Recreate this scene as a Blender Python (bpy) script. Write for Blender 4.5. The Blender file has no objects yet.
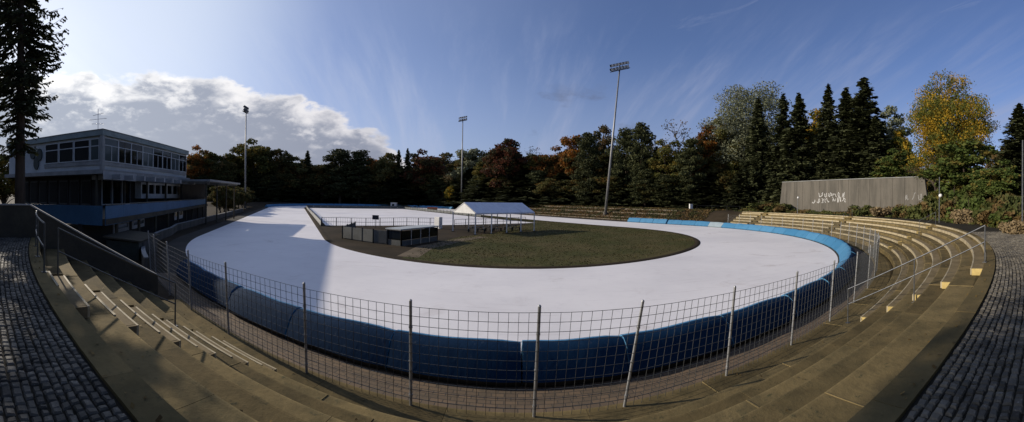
import bpy, math, random
import numpy as np
from mathutils import Vector, Matrix

random.seed(7)
rng = np.random.default_rng(7)
SC = bpy.context.scene
COL = SC.collection
PI = math.pi
rad = math.radians

# ------------------------------------------------------------------ plan
EYE = 4.5                       # eye height above the ice
ROLL = math.atan(6.25 / 364.0)  # the phone was held one degree off level
PXR = 364.0                     # panorama pixels per radian
HOR = 199.4                     # horizon row in the middle of the picture
CX, CY = 0.05, 46.8             # centre of the near bend
AX = -0.593                     # compass direction of the oval's long axis
A = (math.sin(AX), math.cos(AX))
N = (A[1], -A[0])
LS = 100.0                      # straight length
PROM = 2.76                     # promenade level
SUN_AZ, SUN_EL = rad(-79.0), rad(21.2)


def pol(r, ph, z=0.0):
    p = rad(ph)
    return Vector((CX + r * math.sin(p), CY - r * math.cos(p), z))


def ov(s, w, z=0.0):
    return Vector((CX + A[0] * s + N[0] * w, CY + A[1] * s + N[1] * w, z))


def sight(px, d, z=None, py=None):
    """a point on the compass bearing of a picture column, d metres away"""
    az = (px - 512) / PXR
    h = HOR + 6.25 * math.sin(az)
    if z is None:
        z = EYE + (h - py) * d / PXR
    return Vector((d * math.sin(az), d * math.cos(az), z))


def top_z(px, d, py):
    return sight(px, d, None, py).z


def sstep(a, b, x):
    t = min(max((x - a) / (b - a), 0.0), 1.0)
    return t * t * (3 - 2 * t)


def oval_coord(x, y):
    dx, dy = x - CX, y - CY
    s = dx * A[0] + dy * A[1]
    w = dx * N[0] + dy * N[1]
    sc = min(max(s, 0.0), LS)
    return s, w, math.hypot(s - sc, w)


def ground_z(x, y):
    s, w, rho = oval_coord(x, y)
    ph = math.degrees(math.atan2(x - CX, -(y - CY)))
    if rho < 38.4:
        return -0.03
    low = -0.03 + 0.9 * sstep(50, 90, rho)
    if s > LS:
        low = -0.03 + 1.2 * sstep(42, 60, rho)
    if s < 25 and -18.15 <= ph <= 107:
        if rho < 39.4:
            return -0.03
        if rho < 45.41:
            return -0.45 + (rho - 39.4) * 0.44
        z = PROM - 0.045
        hill = sstep(9, 30, ph) * (1 - 0.5 * sstep(70, 100, ph))
        z += hill * (4.2 * sstep(49.5, 66, rho) + 2.0 * sstep(66, 120, rho))
        return z
    if w > 0:
        bank = 2.7 * sstep(39.5, 47.5, rho)
        far = sstep(LS - 15, LS + 35, s)
        return bank * (1 - far) + low * far + 0.8 * sstep(50, 110, rho)
    return low


# ------------------------------------------------------------------ helpers
def tag(o, label=None, cat=None, group=None, kind=None):
    if label: o['label'] = label
    if cat: o['category'] = cat
    if group: o['group'] = group
    if kind: o['kind'] = kind
    return o


def empty(name, loc, label=None, cat=None, group=None, rz=0.0):
    o = bpy.data.objects.new(name, None)
    o.empty_display_size = 0.3
    COL.objects.link(o)
    o.location = loc
    o.rotation_euler = (0, 0, rz)
    return tag(o, label, cat, group)


class MB:
    def __init__(self):
        self.v, self.f, self.t = [], [], []
        self.tone = 0.5

    def add(self, vs, fs):
        b = len(self.v)
        self.v += [tuple(v) for v in vs]
        for f in fs:
            self.f.append(tuple(i + b for i in f))
            self.t.append(self.tone)
        return self

    def box(self, x0, x1, y0, y1, z0, z1):
        return self.add([(x0, y0, z0), (x1, y0, z0), (x1, y1, z0), (x0, y1, z0),
                         (x0, y0, z1), (x1, y0, z1), (x1, y1, z1), (x0, y1, z1)],
                        [(0, 3, 2, 1), (4, 5, 6, 7), (0, 1, 5, 4), (1, 2, 6, 5), (2, 3, 7, 6), (3, 0, 4, 7)])

    def slab(self, pts, z0, z1):
        """vertical prism over a plan polygon (counter-clockwise); z0/z1 numbers or lists"""
        n = len(pts)
        a = z0 if isinstance(z0, (list, tuple)) else [z0] * n
        b = z1 if isinstance(z1, (list, tuple)) else [z1] * n
        vs = [(p[0], p[1], a[i]) for i, p in enumerate(pts)] + [(p[0], p[1], b[i]) for i, p in enumerate(pts)]
        fs = [tuple(range(n - 1, -1, -1)), tuple(range(n, 2 * n))]
        fs += [(i, (i + 1) % n, n + (i + 1) % n, n + i) for i in range(n)]
        return self.add(vs, fs)

    def bar(self, p, q, wx, wz=None, up=(0, 0, 1)):
        """square bar from p to q"""
        wz = wx if wz is None else wz
        p, q = Vector(p), Vector(q)
        d = (q - p).normalized()
        u = Vector(up)
        if abs(d.dot(u)) > 0.98:
            u = Vector((0, 1, 0)) if abs(d.y) < 0.9 else Vector((1, 0, 0))
        s = d.cross(u).normalized()
        t = s.cross(d).normalized()
        vs = []
        for c in (p, q):
            for a, b in ((-1, -1), (1, -1), (1, 1), (-1, 1)):
                vs.append(c + s * (a * wx / 2) + t * (b * wz / 2))
        return self.add(vs, [(0, 1, 2, 3), (7, 6, 5, 4), (0, 4, 5, 1), (1, 5, 6, 2), (2, 6, 7, 3), (3, 7, 4, 0)])

    def tube(self, pts, rs, n=8, cap=True):
        pts = [Vector(p) for p in pts]
        if not isinstance(rs, (list, tuple)):
            rs = [rs] * len(pts)
        b = len(self.v)
        prev = None
        for i, p in enumerate(pts):
            d = (pts[min(i + 1, len(pts) - 1)] - pts[max(i - 1, 0)]).normalized()
            if prev is None:
                u = Vector((1, 0, 0)) if abs(d.x) < 0.8 else Vector((0, 1, 0))
            else:
                u = prev
            s = (u - d * u.dot(d)).normalized()
            prev = s
            t = d.cross(s)
            for k in range(n):
                a = 2 * PI * k / n
                self.v.append(tuple(p + (s * math.cos(a) + t * math.sin(a)) * rs[i]))
        for i in range(len(pts) - 1):
            for k in range(n):
                k2 = (k + 1) % n
                self.f.append((b + i * n + k, b + i * n + k2, b + (i + 1) * n + k2, b + (i + 1) * n + k))
                self.t.append(self.tone)
        if cap:
            self.f.append(tuple(b + k for k in range(n - 1, -1, -1))); self.t.append(self.tone)
            e = b + (len(pts) - 1) * n
            self.f.append(tuple(e + k for k in range(n))); self.t.append(self.tone)
        return self

    def sector(self, prof, ph0, ph1, step=1.0, closed=True):
        """sweep a closed (r, z) profile round the bend centre; prof runs counter-clockwise in (r, z)"""
        m = max(1, int(math.ceil(abs(ph1 - ph0) / step)))
        n = len(prof)
        vs, fs = [], []
        for i in range(m + 1):
            ph = ph0 + (ph1 - ph0) * i / m
            vs += [pol(r, ph, z) for r, z in prof]
        for i in range(m):
            for k in range(n):
                k2 = (k + 1) % n
                fs.append((i * n + k, (i + 1) * n + k, (i + 1) * n + k2, i * n + k2))
        fs.append(tuple(range(n)))
        fs.append(tuple(m * n + k for k in range(n - 1, -1, -1)))
        return self.add(vs, fs)

    def build(self, name, mat, parent=None, loc=None, smooth=False, flip=False):
        """vertices are in world space; the origin goes to loc, or to the parent's own origin"""
        me = bpy.data.meshes.new(name)
        o_ = Vector((0, 0, 0))
        if loc is not None:
            o_ = Vector(loc)
        elif parent is not None:
            o_ = world_loc(parent)
        me.from_pydata([(v[0] - o_.x, v[1] - o_.y, v[2] - o_.z) for v in self.v], [], self.f)
        if mat: me.materials.append(mat)
        at = me.attributes.new('tone', 'FLOAT', 'FACE')
        at.data.foreach_set('value', np.array(self.t, dtype=np.float32))
        if smooth:
            me.polygons.foreach_set('use_smooth', [True] * len(me.polygons))
        me.update()
        fix_normals(me)
        o = bpy.data.objects.new(name, me)
        COL.objects.link(o)
        if parent is not None:
            o.parent = parent
            o.location = (0, 0, 0)
            if loc is not None:
                o.location = Vector(loc) - world_loc(parent)
        elif loc is not None:
            o.location = loc
        return o


def world_loc(o):
    p = Vector(o.location)
    while o.parent is not None:
        o = o.parent
        p = p + Vector(o.location)
    return p


import bmesh


def fix_normals(me):
    bm = bmesh.new()
    bm.from_mesh(me)
    bmesh.ops.recalc_face_normals(bm, faces=bm.faces)
    bm.to_mesh(me)
    bm.free()


def copy_tree(o, parent=None, link_root=True):
    c = o.copy()
    COL.objects.link(c)
    c.parent = parent
    for ch in o.children:
        copy_tree(ch, c)
    return c


# ------------------------------------------------------------------ materials
class NT:
    def __init__(self, nt):
        self.nt = nt

    def n(self, kind, **kw):
        x = self.nt.nodes.new(kind)
        for k, v in kw.items():
            setattr(x, k, v)
        return x

    def l(self, a, b):
        self.nt.links.new(a, b)

    def val(self, sock, v):
        if hasattr(v, 'is_output') or isinstance(v, bpy.types.NodeSocket):
            self.l(v, sock)
        else:
            sock.default_value = v

    def math(self, op, a, b=None, c=None, clamp=False):
        x = self.n('ShaderNodeMath', operation=op, use_clamp=clamp)
        self.val(x.inputs[0], a)
        if b is not None: self.val(x.inputs[1], b)
        if c is not None: self.val(x.inputs[2], c)
        return x.outputs[0]

    def smooth(self, x_, a, b):
        m = self.n('ShaderNodeMapRange', interpolation_type='SMOOTHSTEP')
        self.val(m.inputs[0], x_)
        self.val(m.inputs[1], a); self.val(m.inputs[2], b)
        m.inputs[3].default_value = 0; m.inputs[4].default_value = 1
        return m.outputs[0]

    def mix(self, f, a, b, blend='MIX'):
        m = self.n('ShaderNodeMix', data_type='RGBA', blend_type=blend)
        self.val(m.inputs[0], f)
        for s, v in ((m.inputs[6], a), (m.inputs[7], b)):
            if isinstance(v, (tuple, list)):
                s.default_value = (v[0], v[1], v[2], 1)
            else:
                self.l(v, s)
        return m.outputs[2]

    def noise(self, vec, scale, detail=4, rough=0.55, dist=0.0):
        x = self.n('ShaderNodeTexNoise')
        if vec is not None: self.l(vec, x.inputs['Vector'])
        x.inputs['Scale'].default_value = scale
        x.inputs['Detail'].default_value = detail
        x.inputs['Roughness'].default_value = rough
        x.inputs['Distortion'].default_value = dist
        return x.outputs['Fac']


def mat(name, c1, c2=None, c3=None, rough=0.8, scale=1.0, fine=12.0, bump=0.0, metallic=0.0, spec=0.3,
        tone=0.0, stretch=None, coords='Position', obj_rand=0.0):
    m = bpy.data.materials.new(name)
    m.use_nodes = True
    t = NT(m.node_tree)
    b = m.node_tree.nodes['Principled BSDF']
    if coords == 'Position':
        vec = t.n('ShaderNodeNewGeometry').outputs['Position']
    else:
        vec = t.n('ShaderNodeTexCoord').outputs['Object']
    if stretch:
        mp = t.n('ShaderNodeMapping')
        mp.inputs['Scale'].default_value = stretch
        t.l(vec, mp.inputs['Vector'])
        vec = mp.outputs[0]
    c2 = c2 or tuple(x * 0.75 for x in c1)
    n1 = t.noise(vec, scale, 6, 0.62)
    f1 = t.smooth(n1, 0.36, 0.66)
    col = t.mix(f1, c1, c2)
    n2 = t.noise(vec, fine, 5, 0.7)
    if c3:
        col = t.mix(t.smooth(n2, 0.55, 0.75), col, c3)
    k = t.math('MULTIPLY_ADD', n2, 0.5, 0.75)
    if tone:
        at = t.n('ShaderNodeAttribute', attribute_name='tone')
        k2 = t.math('MULTIPLY_ADD', at.outputs['Fac'], 2 * tone, 1 - tone)
        k = t.math('MULTIPLY', k, k2)
    if obj_rand:
        oi = t.n('ShaderNodeObjectInfo')
        k = t.math('MULTIPLY', k, t.math('MULTIPLY_ADD', oi.outputs['Random'], 2 * obj_rand, 1 - obj_rand))
    cc = t.n('ShaderNodeCombineColor')
    for i in range(3): t.l(k, cc.inputs[i])
    col = t.mix(1.0, col, cc.outputs[0], 'MULTIPLY')
    t.l(col, b.inputs['Base Color'])
    b.inputs['Roughness'].default_value = rough
    b.inputs['Metallic'].default_value = metallic
    b.inputs['Specular IOR Level'].default_value = spec if rough < .85 else .08
    if bump:
        bp = t.n('ShaderNodeBump')
        bp.inputs['Strength'].default_value = min(bump, 1.0)
        bp.inputs['Distance'].default_value = 0.02
        t.l(n2, bp.inputs['Height'])
        t.l(bp.outputs[0], b.inputs['Normal'])
    return m


def leaf_mat(name, c1, c2, trans=0.18, c3=None, f3=0.8, obj_rand=0.15):
    m = bpy.data.materials.new(name)
    m.use_nodes = True
    t = NT(m.node_tree)
    b = m.node_tree.nodes['Principled BSDF']
    out = m.node_tree.nodes['Material Output']
    at = t.n('ShaderNodeAttribute', attribute_name='tone')
    oi = t.n('ShaderNodeObjectInfo')
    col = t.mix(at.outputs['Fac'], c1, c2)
    if c3:
        tc = t.n('ShaderNodeTexCoord')
        nn = t.noise(tc.outputs['Object'], 0.45, 3, 0.5)
        col = t.mix(t.smooth(nn, f3 - 0.32, f3 - 0.2), col, c3)
    k = t.math('MULTIPLY_ADD', oi.outputs['Random'], 2 * obj_rand, 1 - obj_rand)
    cc = t.n('ShaderNodeCombineColor')
    for i in range(3): t.l(k, cc.inputs[i])
    col = t.mix(1.0, col, cc.outputs[0], 'MULTIPLY')
    t.l(col, b.inputs['Base Color'])
    b.inputs['Roughness'].default_value = 0.75
    b.inputs['Specular IOR Level'].default_value = 0.15
    tr = t.n('ShaderNodeBsdfTranslucent')
    t.l(col, tr.inputs['Color'])
    mx = t.n('ShaderNodeMixShader')
    mx.inputs[0].default_value = trans
    t.l(b.outputs[0], mx.inputs[1]); t.l(tr.outputs[0], mx.inputs[2])
    t.l(mx.outputs[0], out.inputs['Surface'])
    return m


def glass_mat(name, c, rough=0.04):
    m = bpy.data.materials.new(name)
    m.use_nodes = True
    b = m.node_tree.nodes['Principled BSDF']
    b.inputs['Base Color'].default_value = (*c, 1)
    b.inputs['Roughness'].default_value = rough
    b.inputs['Specular IOR Level'].default_value = 0.2
    return m


M = {}
M['soil'] = mat('soil', (.046, .034, .022), (.027, .021, .013), (.055, .045, .022), scale=.25, fine=3.5, bump=.5, rough=.95)
M['asphalt'] = mat('asphalt', (.075, .068, .058), (.05, .046, .04), scale=.3, fine=30, bump=.25, rough=.92)
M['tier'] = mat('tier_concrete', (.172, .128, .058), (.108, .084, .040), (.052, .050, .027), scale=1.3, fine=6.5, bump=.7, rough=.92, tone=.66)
M['kerb'] = mat('kerb_concrete', (.17, .125, .055), (.11, .086, .040), (.08, .068, .034), scale=1.2, fine=7, bump=.5, rough=.92, tone=.3)
M['concrete'] = mat('wall_concrete', (.135, .122, .102), (.09, .083, .07), (.07, .06, .045), scale=.35, fine=4, bump=.3, rough=.9, stretch=(2.2, 2.2, .35))
M['dark_concrete'] = mat('dark_concrete', (.085, .075, .055), (.06, .054, .042), scale=.6, fine=8, bump=.3, rough=.9)
M['coping'] = mat('coping_stone', (.42, .40, .36), (.34, .32, .28), scale=1, fine=9, bump=.2, rough=.85)
M['lath'] = mat('cream_paint', (.46, .385, .245), (.32, .265, .16), (.19, .15, .09), scale=2.0, fine=6, rough=.75)
M['bench_end'] = mat('yellow_paint', (.52, .395, .15), (.40, .30, .11), scale=2.5, fine=9, rough=.7)
M['bench_top'] = mat('weathered_timber', (.22, .17, .095), (.15, .115, .062), scale=1.1, fine=10, bump=.3, rough=.88)
M['steel'] = mat('galvanised_steel', (.18, .185, .19), (.125, .13, .135), scale=6, fine=30, rough=.45, metallic=.75, spec=.5)
M['post_steel'] = mat('post_steel', (.34, .345, .35), (.25, .255, .26), scale=6, fine=30, rough=.5, metallic=.6, spec=.5)
M['wire'] = mat('fence_wire', (.12, .125, .125), (.09, .095, .095), scale=6, fine=30, rough=.55, metallic=.5)
M['rail_dark'] = mat('dark_handrail', (.10, .105, .10), (.07, .075, .07), scale=5, fine=20, rough=.5, metallic=.4)
M['white_paint'] = mat('white_paint', (.76, .75, .72), (.66, .65, .62), scale=1.5, fine=10, rough=.55)
M['panel_grey'] = mat('grey_cladding', (.43, .45, .445), (.35, .37, .365), scale=.5, fine=6, rough=.6)
M['frame'] = mat('window_frame', (.44, .46, .455), (.37, .385, .38), scale=2, fine=10, rough=.5)
M['roof_edge'] = mat('roof_fascia', (.22, .26, .245), (.17, .20, .19), scale=.8, fine=7, rough=.6)
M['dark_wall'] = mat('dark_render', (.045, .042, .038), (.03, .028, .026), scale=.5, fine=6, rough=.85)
M['slab_edge'] = mat('slab_concrete', (.27, .27, .255), (.20, .20, .19), scale=.7, fine=7, rough=.8)
M['blue_fascia'] = mat('blue_sheeting', (.042, .12, .215), (.032, .095, .175), scale=.4, fine=5, rough=.6)
M['glass'] = glass_mat('window_glass', (.006, .008, .009))
M['dark_glass'] = mat('dark_glass', (.010, .011, .011), (.016, .016, .015), scale=.4, fine=2, rough=.5, spec=.06)
M['glass_pale'] = glass_mat('pale_glass', (.06, .075, .075), .08)
M['mast'] = mat('mast_steel', (.27, .27, .265), (.21, .21, .205), scale=.5, fine=6, rough=.5, metallic=.5)
M['lamp'] = mat('lamp_housing', (.05, .05, .055), (.035, .035, .04), scale=3, fine=10, rough=.5)
M['lamp_glass'] = mat('lamp_reflector', (.72, .70, .66), (.6, .58, .55), scale=3, fine=10, rough=.3)
M['pvc'] = mat('white_pvc', (.74, .74, .76), (.66, .66, .70), scale=.7, fine=4, rough=.5)
M['alu'] = mat('aluminium', (.55, .55, .55), (.45, .45, .45), scale=4, fine=10, rough=.4, metallic=.6)
M['grey_board'] = mat('grey_board', (.13, .135, .13), (.095, .10, .095), scale=.6, fine=5, rough=.75)
M['mid_board'] = mat('mid_grey_board', (.12, .123, .115), (.085, .088, .082), (.06, .06, .055), scale=.8, fine=5, rough=.75)
M['board_pale'] = mat('pale_board', (.36, .36, .35), (.29, .29, .28), scale=.6, fine=5, rough=.7)
M['dark_metal'] = mat('dark_metal', (.04, .042, .042), (.028, .03, .03), scale=3, fine=10, rough=.55, metallic=.3)
M['orange'] = mat('orange_vinyl', (.70, .18, .05), (.55, .13, .03), scale=2, fine=6, rough=.6)
M['tarp'] = mat('green_tarpaulin', (.035, .05, .045), (.025, .035, .032), scale=1, fine=6, rough=.6)
M['bark'] = mat('bark', (.075, .058, .044), (.045, .036, .028), scale=1.2, fine=9, bump=.6, rough=.95, stretch=(3, 3, .6), coords='Object')
M['bark_pale'] = mat('pale_bark', (.16, .13, .095), (.10, .085, .065), scale=1.2, fine=9, bump=.5, rough=.95, stretch=(3, 3, .6), coords='Object')
M['bank'] = mat('bank_concrete', (.23, .19, .14), (.16, .13, .095), (.12, .10, .07), scale=.8, fine=6, bump=.4, rough=.9)
M['stone'] = mat('granite_sett', (.145, .128, .098), (.082, .073, .058), (.21, .188, .15), scale=1.1, fine=22, bump=.5, rough=.72, spec=.2, tone=.42)
M['joint'] = mat('sandy_joint', (.035, .030, .022), (.024, .022, .016), (.035, .038, .016), scale=.8, fine=14, bump=.4, rough=.95)


def ice_material():
    m = bpy.data.materials.new('ice')
    m.use_nodes = True
    t = NT(m.node_tree)
    b = m.node_tree.nodes['Principled BSDF']
    pos = t.n('ShaderNodeNewGeometry').outputs['Position']
    n1 = t.noise(pos, .12, 5, .6)
    n2 = t.noise(pos, 1.3, 6, .65)
    col = t.mix(t.smooth(n1, .35, .7), (.80, .765, .74), (.70, .67, .655))
    col = t.mix(t.math('MULTIPLY', t.smooth(n2, .52, .8), .4), col, (.58, .555, .55))
    n5 = t.noise(pos, .28, 6, .7, .8)
    col = t.mix(t.math('MULTIPLY', t.smooth(n5, .55, .75), .7), col, (.50, .445, .41))
    # faint grit tracks
    w = t.n('ShaderNodeTexNoise')
    w.inputs['Scale'].default_value = 5.0; w.inputs['Detail'].default_value = 5
    mp = t.n('ShaderNodeMapping'); mp.inputs['Scale'].default_value = (.05, .9, 1); mp.inputs['Rotation'].default_value = (0, 0, .05)
    t.l(pos, mp.inputs['Vector']); t.l(mp.outputs[0], w.inputs['Vector'])
    col = t.mix(t.math('MULTIPLY', t.smooth(w.outputs['Fac'], .58, .76), .38), col, (.52, .47, .45))
    t.l(col, b.inputs['Base Color'])
    b.inputs['Roughness'].default_value = .55
    b.inputs['Specular IOR Level'].default_value = .25
    bp = t.n('ShaderNodeBump'); bp.inputs['Strength'].default_value = .25; bp.inputs['Distance'].default_value = .02
    t.l(n2, bp.inputs['Height']); t.l(bp.outputs[0], b.inputs['Normal'])
    return m


def grass_material():
    m = bpy.data.materials.new('autumn_grass')
    m.use_nodes = True
    t = NT(m.node_tree)
    b = m.node_tree.nodes['Principled BSDF']
    pos = t.n('ShaderNodeNewGeometry').outputs['Position']
    n1 = t.noise(pos, .16, 6, .6)
    n2 = t.noise(pos, 1.1, 6, .7)
    n3 = t.noise(pos, 9, 5, .75)
    col = t.mix(t.smooth(n1, .38, .62), (.056, .058, .018), (.092, .075, .031))
    col = t.mix(t.smooth(n2, .5, .7), col, (.058, .044, .020))
    k = t.math('MULTIPLY_ADD', n3, 1.1, .45)
    cc = t.n('ShaderNodeCombineColor')
    for i in range(3): t.l(k, cc.inputs[i])
    col = t.mix(1.0, col, cc.outputs[0], 'MULTIPLY')
    t.l(col, b.inputs['Base Color'])
    b.inputs['Roughness'].default_value = .95
    b.inputs['Specular IOR Level'].default_value = .1
    bp = t.n('ShaderNodeBump'); bp.inputs['Strength'].default_value = .9; bp.inputs['Distance'].default_value = .05
    t.l(n3, bp.inputs['Height']); t.l(bp.outputs[0], b.inputs['Normal'])
    return m


def pad_material(name, c, c2, rough=.6, spec=.25):
    m = bpy.data.materials.new(name)
    m.use_nodes = True
    t = NT(m.node_tree)
    b = m.node_tree.nodes['Principled BSDF']
    pos = t.n('ShaderNodeNewGeometry').outputs['Position']
    oi = t.n('ShaderNodeObjectInfo')
    n1 = t.noise(pos, .8, 4, .6)
    n2 = t.noise(pos, 6, 5, .65)
    col = t.mix(oi.outputs['Random'], c, c2)
    col = t.mix(t.math('MULTIPLY', t.smooth(n1, .5, .75), .35), col, tuple(x * .6 for x in c))
    col = t.mix(t.math('MULTIPLY', t.smooth(n2, .6, .8), .25), col, (.25, .27, .28))
    t.l(col, b.inputs['Base Color'])
    b.inputs['Roughness'].default_value = rough
    b.inputs['Specular IOR Level'].default_value = spec
    mp = t.n('ShaderNodeMapping'); mp.inputs['Scale'].default_value = (2.4, 2.4, .5)
    t.l(pos, mp.inputs['Vector'])
    n3 = t.noise(mp.outputs[0], 2.0, 4, .55, .6)
    bp = t.n('ShaderNodeBump'); bp.inputs['Strength'].default_value = .35; bp.inputs['Distance'].default_value = .03
    t.l(n3, bp.inputs['Height']); t.l(bp.outputs[0], b.inputs['Normal'])
    return m


def paver_material():
    m = bpy.data.materials.new('brown_pavers')
    m.use_nodes = True
    t = NT(m.node_tree)
    b = m.node_tree.nodes['Principled BSDF']
    uv = t.n('ShaderNodeUVMap')
    br = t.n('ShaderNodeTexBrick')
    br.offset = .5
    br.inputs['Color1'].default_value = (.16, .108, .062, 1)
    br.inputs['Color2'].default_value = (.11, .078, .048, 1)
    br.inputs['Mortar'].default_value = (.05, .04, .03, 1)
    br.inputs['Scale'].default_value = 1
    br.inputs['Mortar Size'].default_value = .012
    br.inputs['Brick Width'].default_value = .30
    br.inputs['Row Height'].default_value = .15
    t.l(uv.outputs[0], br.inputs['Vector'])
    pos = t.n('ShaderNodeNewGeometry').outputs['Position']
    n = t.noise(pos, 2.2, 6, .7)
    col = t.mix(t.smooth(n, .5, .72), br.outputs['Color'], (.085, .065, .04))
    t.l(col, b.inputs['Base Color'])
    b.inputs['Roughness'].default_value = .9
    bp = t.n('ShaderNodeBump'); bp.inputs['Strength'].default_value = .7; bp.inputs['Distance'].default_value = .01
    bp.invert = True
    t.l(br.outputs['Fac'], bp.inputs['Height']); t.l(bp.outputs[0], b.inputs['Normal'])
    return m


M['ice'] = ice_material()
M['grass'] = grass_material()
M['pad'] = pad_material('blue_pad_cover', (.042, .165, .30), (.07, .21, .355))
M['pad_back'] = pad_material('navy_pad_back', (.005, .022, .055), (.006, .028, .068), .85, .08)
M['pad_pale'] = pad_material('pale_pad_cover', (.24, .30, .33), (.27, .33, .36))
M['paver'] = paver_material()

# ------------------------------------------------------------------ sky, sun, camera
def build_world():
    w = bpy.data.worlds.new('World')
    SC.world = w
    w.use_nodes = True
    t = NT(w.node_tree)
    bg = w.node_tree.nodes['Background']
    sky = t.n('ShaderNodeTexSky', sky_type='NISHITA')
    sky.sun_disc = False
    sky.sun_elevation = SUN_EL
    sky.sun_rotation = SUN_AZ
    sky.altitude = 50
    sky.air_density = 1.0
    sky.dust_density = 1.0
    sky.ozone_density = 2.0
    tc = t.n('ShaderNodeTexCoord')
    d = tc.outputs['Generated']
    sp = t.n('ShaderNodeSeparateXYZ'); t.l(d, sp.inputs[0])
    x, y, z = sp.outputs
    az = t.math('ARCTAN2', x, y)
    hyp = t.math('SQRT', t.math('ADD', t.math('MULTIPLY', x, x), t.math('MULTIPLY', y, y)))
    v = t.math('DIVIDE', z, t.math('MAXIMUM', hyp, .02))
    # --- cumulus bank on the sun side: its outline as a curve over the compass bearing
    fc = t.n('ShaderNodeFloatCurve')
    pts = [(-1.6, .36), (-1.27, .335), (-1.13, .335), (-.967, .338), (-.857, .332), (-.747, .312), (-.61, .282),
           (-.5, .240), (-.39, .185), (-.321, .135), (-.253, .085), (-.115, .0), (0.0, -.1)]
    cur = fc.mapping.curves[0]
    q = [((a + 1.6) / 1.6, (b + .1) / .5) for a, b in pts]
    cur.points[0].location = q[0]; cur.points[1].location = q[-1]
    for p in q[1:-1]: cur.points.new(*p)
    fc.mapping.update()
    t.l(t.math('DIVIDE', t.math('ADD', az, 1.6), 1.6, clamp=True), fc.inputs['Value'])
    f = t.math('MULTIPLY_ADD', fc.outputs[0], .5, -.1)
    mp = t.n('ShaderNodeMapping'); mp.inputs['Scale'].default_value = (1, 1, 2.1)
    t.l(d, mp.inputs['Vector'])
    n1 = t.noise(mp.outputs[0], 9.0, 9, .56, .25)
    n2 = t.noise(mp.outputs[0], 8.0, 7, .55, .3)
    n3 = t.noise(mp.outputs[0], 16, 6, .6)
    edge = t.math('SUBTRACT', t.math('ADD', f, t.math('MULTIPLY_ADD', n1, .16, -.08)), v)
    dens = t.smooth(edge, -.002, .022)
    lump = t.math('ADD', edge, t.math('MULTIPLY_ADD', n2, .22, -.11))
    rim = t.math('SUBTRACT', 1.0, t.smooth(lump, .0, .085))
    puff = t.math('MULTIPLY', t.smooth(t.math('ADD', n3, t.math('MULTIPLY', rim, .15)), .48, .72), t.math('SUBTRACT', 1.0, t.smooth(edge, .07, .20)))
    lightness = t.math('MAXIMUM', rim, t.math('MULTIPLY', puff, .75))
    near_sun = t.math('SUBTRACT', 1.0, t.smooth(az, -1.35, -.25))
    body = t.mix(near_sun, (3.2, 3.5, 4.5), (5.0, 5.5, 6.6))
    lit = t.mix(near_sun, (8.6, 8.4, 8.8), (13.4, 13.3, 13.2))
    cloud = t.mix(lightness, body, lit)
    fade = t.math('MULTIPLY', dens, t.smooth(az, -2.6, -1.9))
    # --- high cirrus veils fanning out from the far end of the oval
    k = t.math('DIVIDE', t.math('SUBTRACT', az, -.15), t.math('ADD', v, .55))
    cv = t.n('ShaderNodeCombineXYZ')
    t.l(t.math('MULTIPLY', k, 2.6), cv.inputs[0]); t.l(t.math('MULTIPLY', v, .9), cv.inputs[1])
    c1 = t.noise(cv.outputs[0], 1.7, 6, .6, .5)
    c2 = t.noise(cv.outputs[0], 6.0, 6, .62, .3)
    veil = t.math('MULTIPLY', t.smooth(t.math('MULTIPLY_ADD', c2, .35, t.math('MULTIPLY', c1, .75)), .5, .85), t.math('SUBTRACT', 1.0, t.smooth(v, .30, .62)))
    lowv = t.math('SUBTRACT', 1.0, t.smooth(v, .0, .46))
    veil = t.math('MULTIPLY', t.math('MULTIPLY_ADD', lowv, .52, t.math('MULTIPLY', veil, .75)), .92, clamp=True)
    veil = t.math('ADD', veil, .06)
    # slanted streaks high on the right
    sv = t.n('ShaderNodeCombineXYZ')
    t.l(t.math('MULTIPLY', t.math('SUBTRACT', v, t.math('MULTIPLY', az, .55)), 7.0), sv.inputs[0])
    t.l(t.math('ADD', az, v), sv.inputs[1])
    c3 = t.noise(sv.outputs[0], 1.5, 7, .62, .6)
    streak = t.math('MULTIPLY', t.smooth(c3, .52, .75), t.math('MULTIPLY', t.smooth(az, .0, .6), .45))
    veil = t.math('MAXIMUM', veil, streak)
    veil_col = t.mix(t.smooth(az, -1.3, .6), (6.0, 6.9, 9.2), (3.8, 4.35, 6.3))
    skyc = t.mix(1.0, sky.outputs[0], (.87, .97, 1.34), 'MULTIPLY')
    # small torn grey cloudlets low in the middle
    n4 = t.noise(mp.outputs[0], 5.5, 7, .6, .2)
    bits = t.math('MULTIPLY', t.smooth(n4, .56, .70), t.math('MULTIPLY', t.smooth(v, .10, .17), t.math('SUBTRACT', 1.0, t.smooth(v, .26, .34))))
    bits = t.math('MULTIPLY', bits, t.math('MULTIPLY', t.smooth(az, -.1, .1), t.math('SUBTRACT', 1.0, t.smooth(az, .35, .6))))
    sv_ = t.n('ShaderNodeVectorMath', operation='DOT_PRODUCT')
    t.l(d, sv_.inputs[0]); sv_.inputs[1].default_value = (math.sin(SUN_AZ + .12) * math.cos(SUN_EL + .1), math.cos(SUN_AZ + .12) * math.cos(SUN_EL + .1), math.sin(SUN_EL + .1))
    dt = sv_.outputs['Value']
    aur = t.math('POWER', t.smooth(dt, .74, 1.0), 1.2)
    wide = t.math('MULTIPLY', t.smooth(dt, .15, .95), .26)
    c = t.mix(veil, skyc, veil_col)
    c = t.mix(wide, c, (6.2, 7.2, 9.6))
    c = t.mix(t.math('MULTIPLY', aur, .72), c, (9.2, 10.2, 11.6))
    c = t.mix(t.math('MULTIPLY', bits, .55), c, (1.35, 1.5, 2.2))
    c = t.mix(fade, c, cloud)
    t.l(c, bg.inputs['Color'])
    bg.inputs['Strength'].default_value = 0.088


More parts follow.
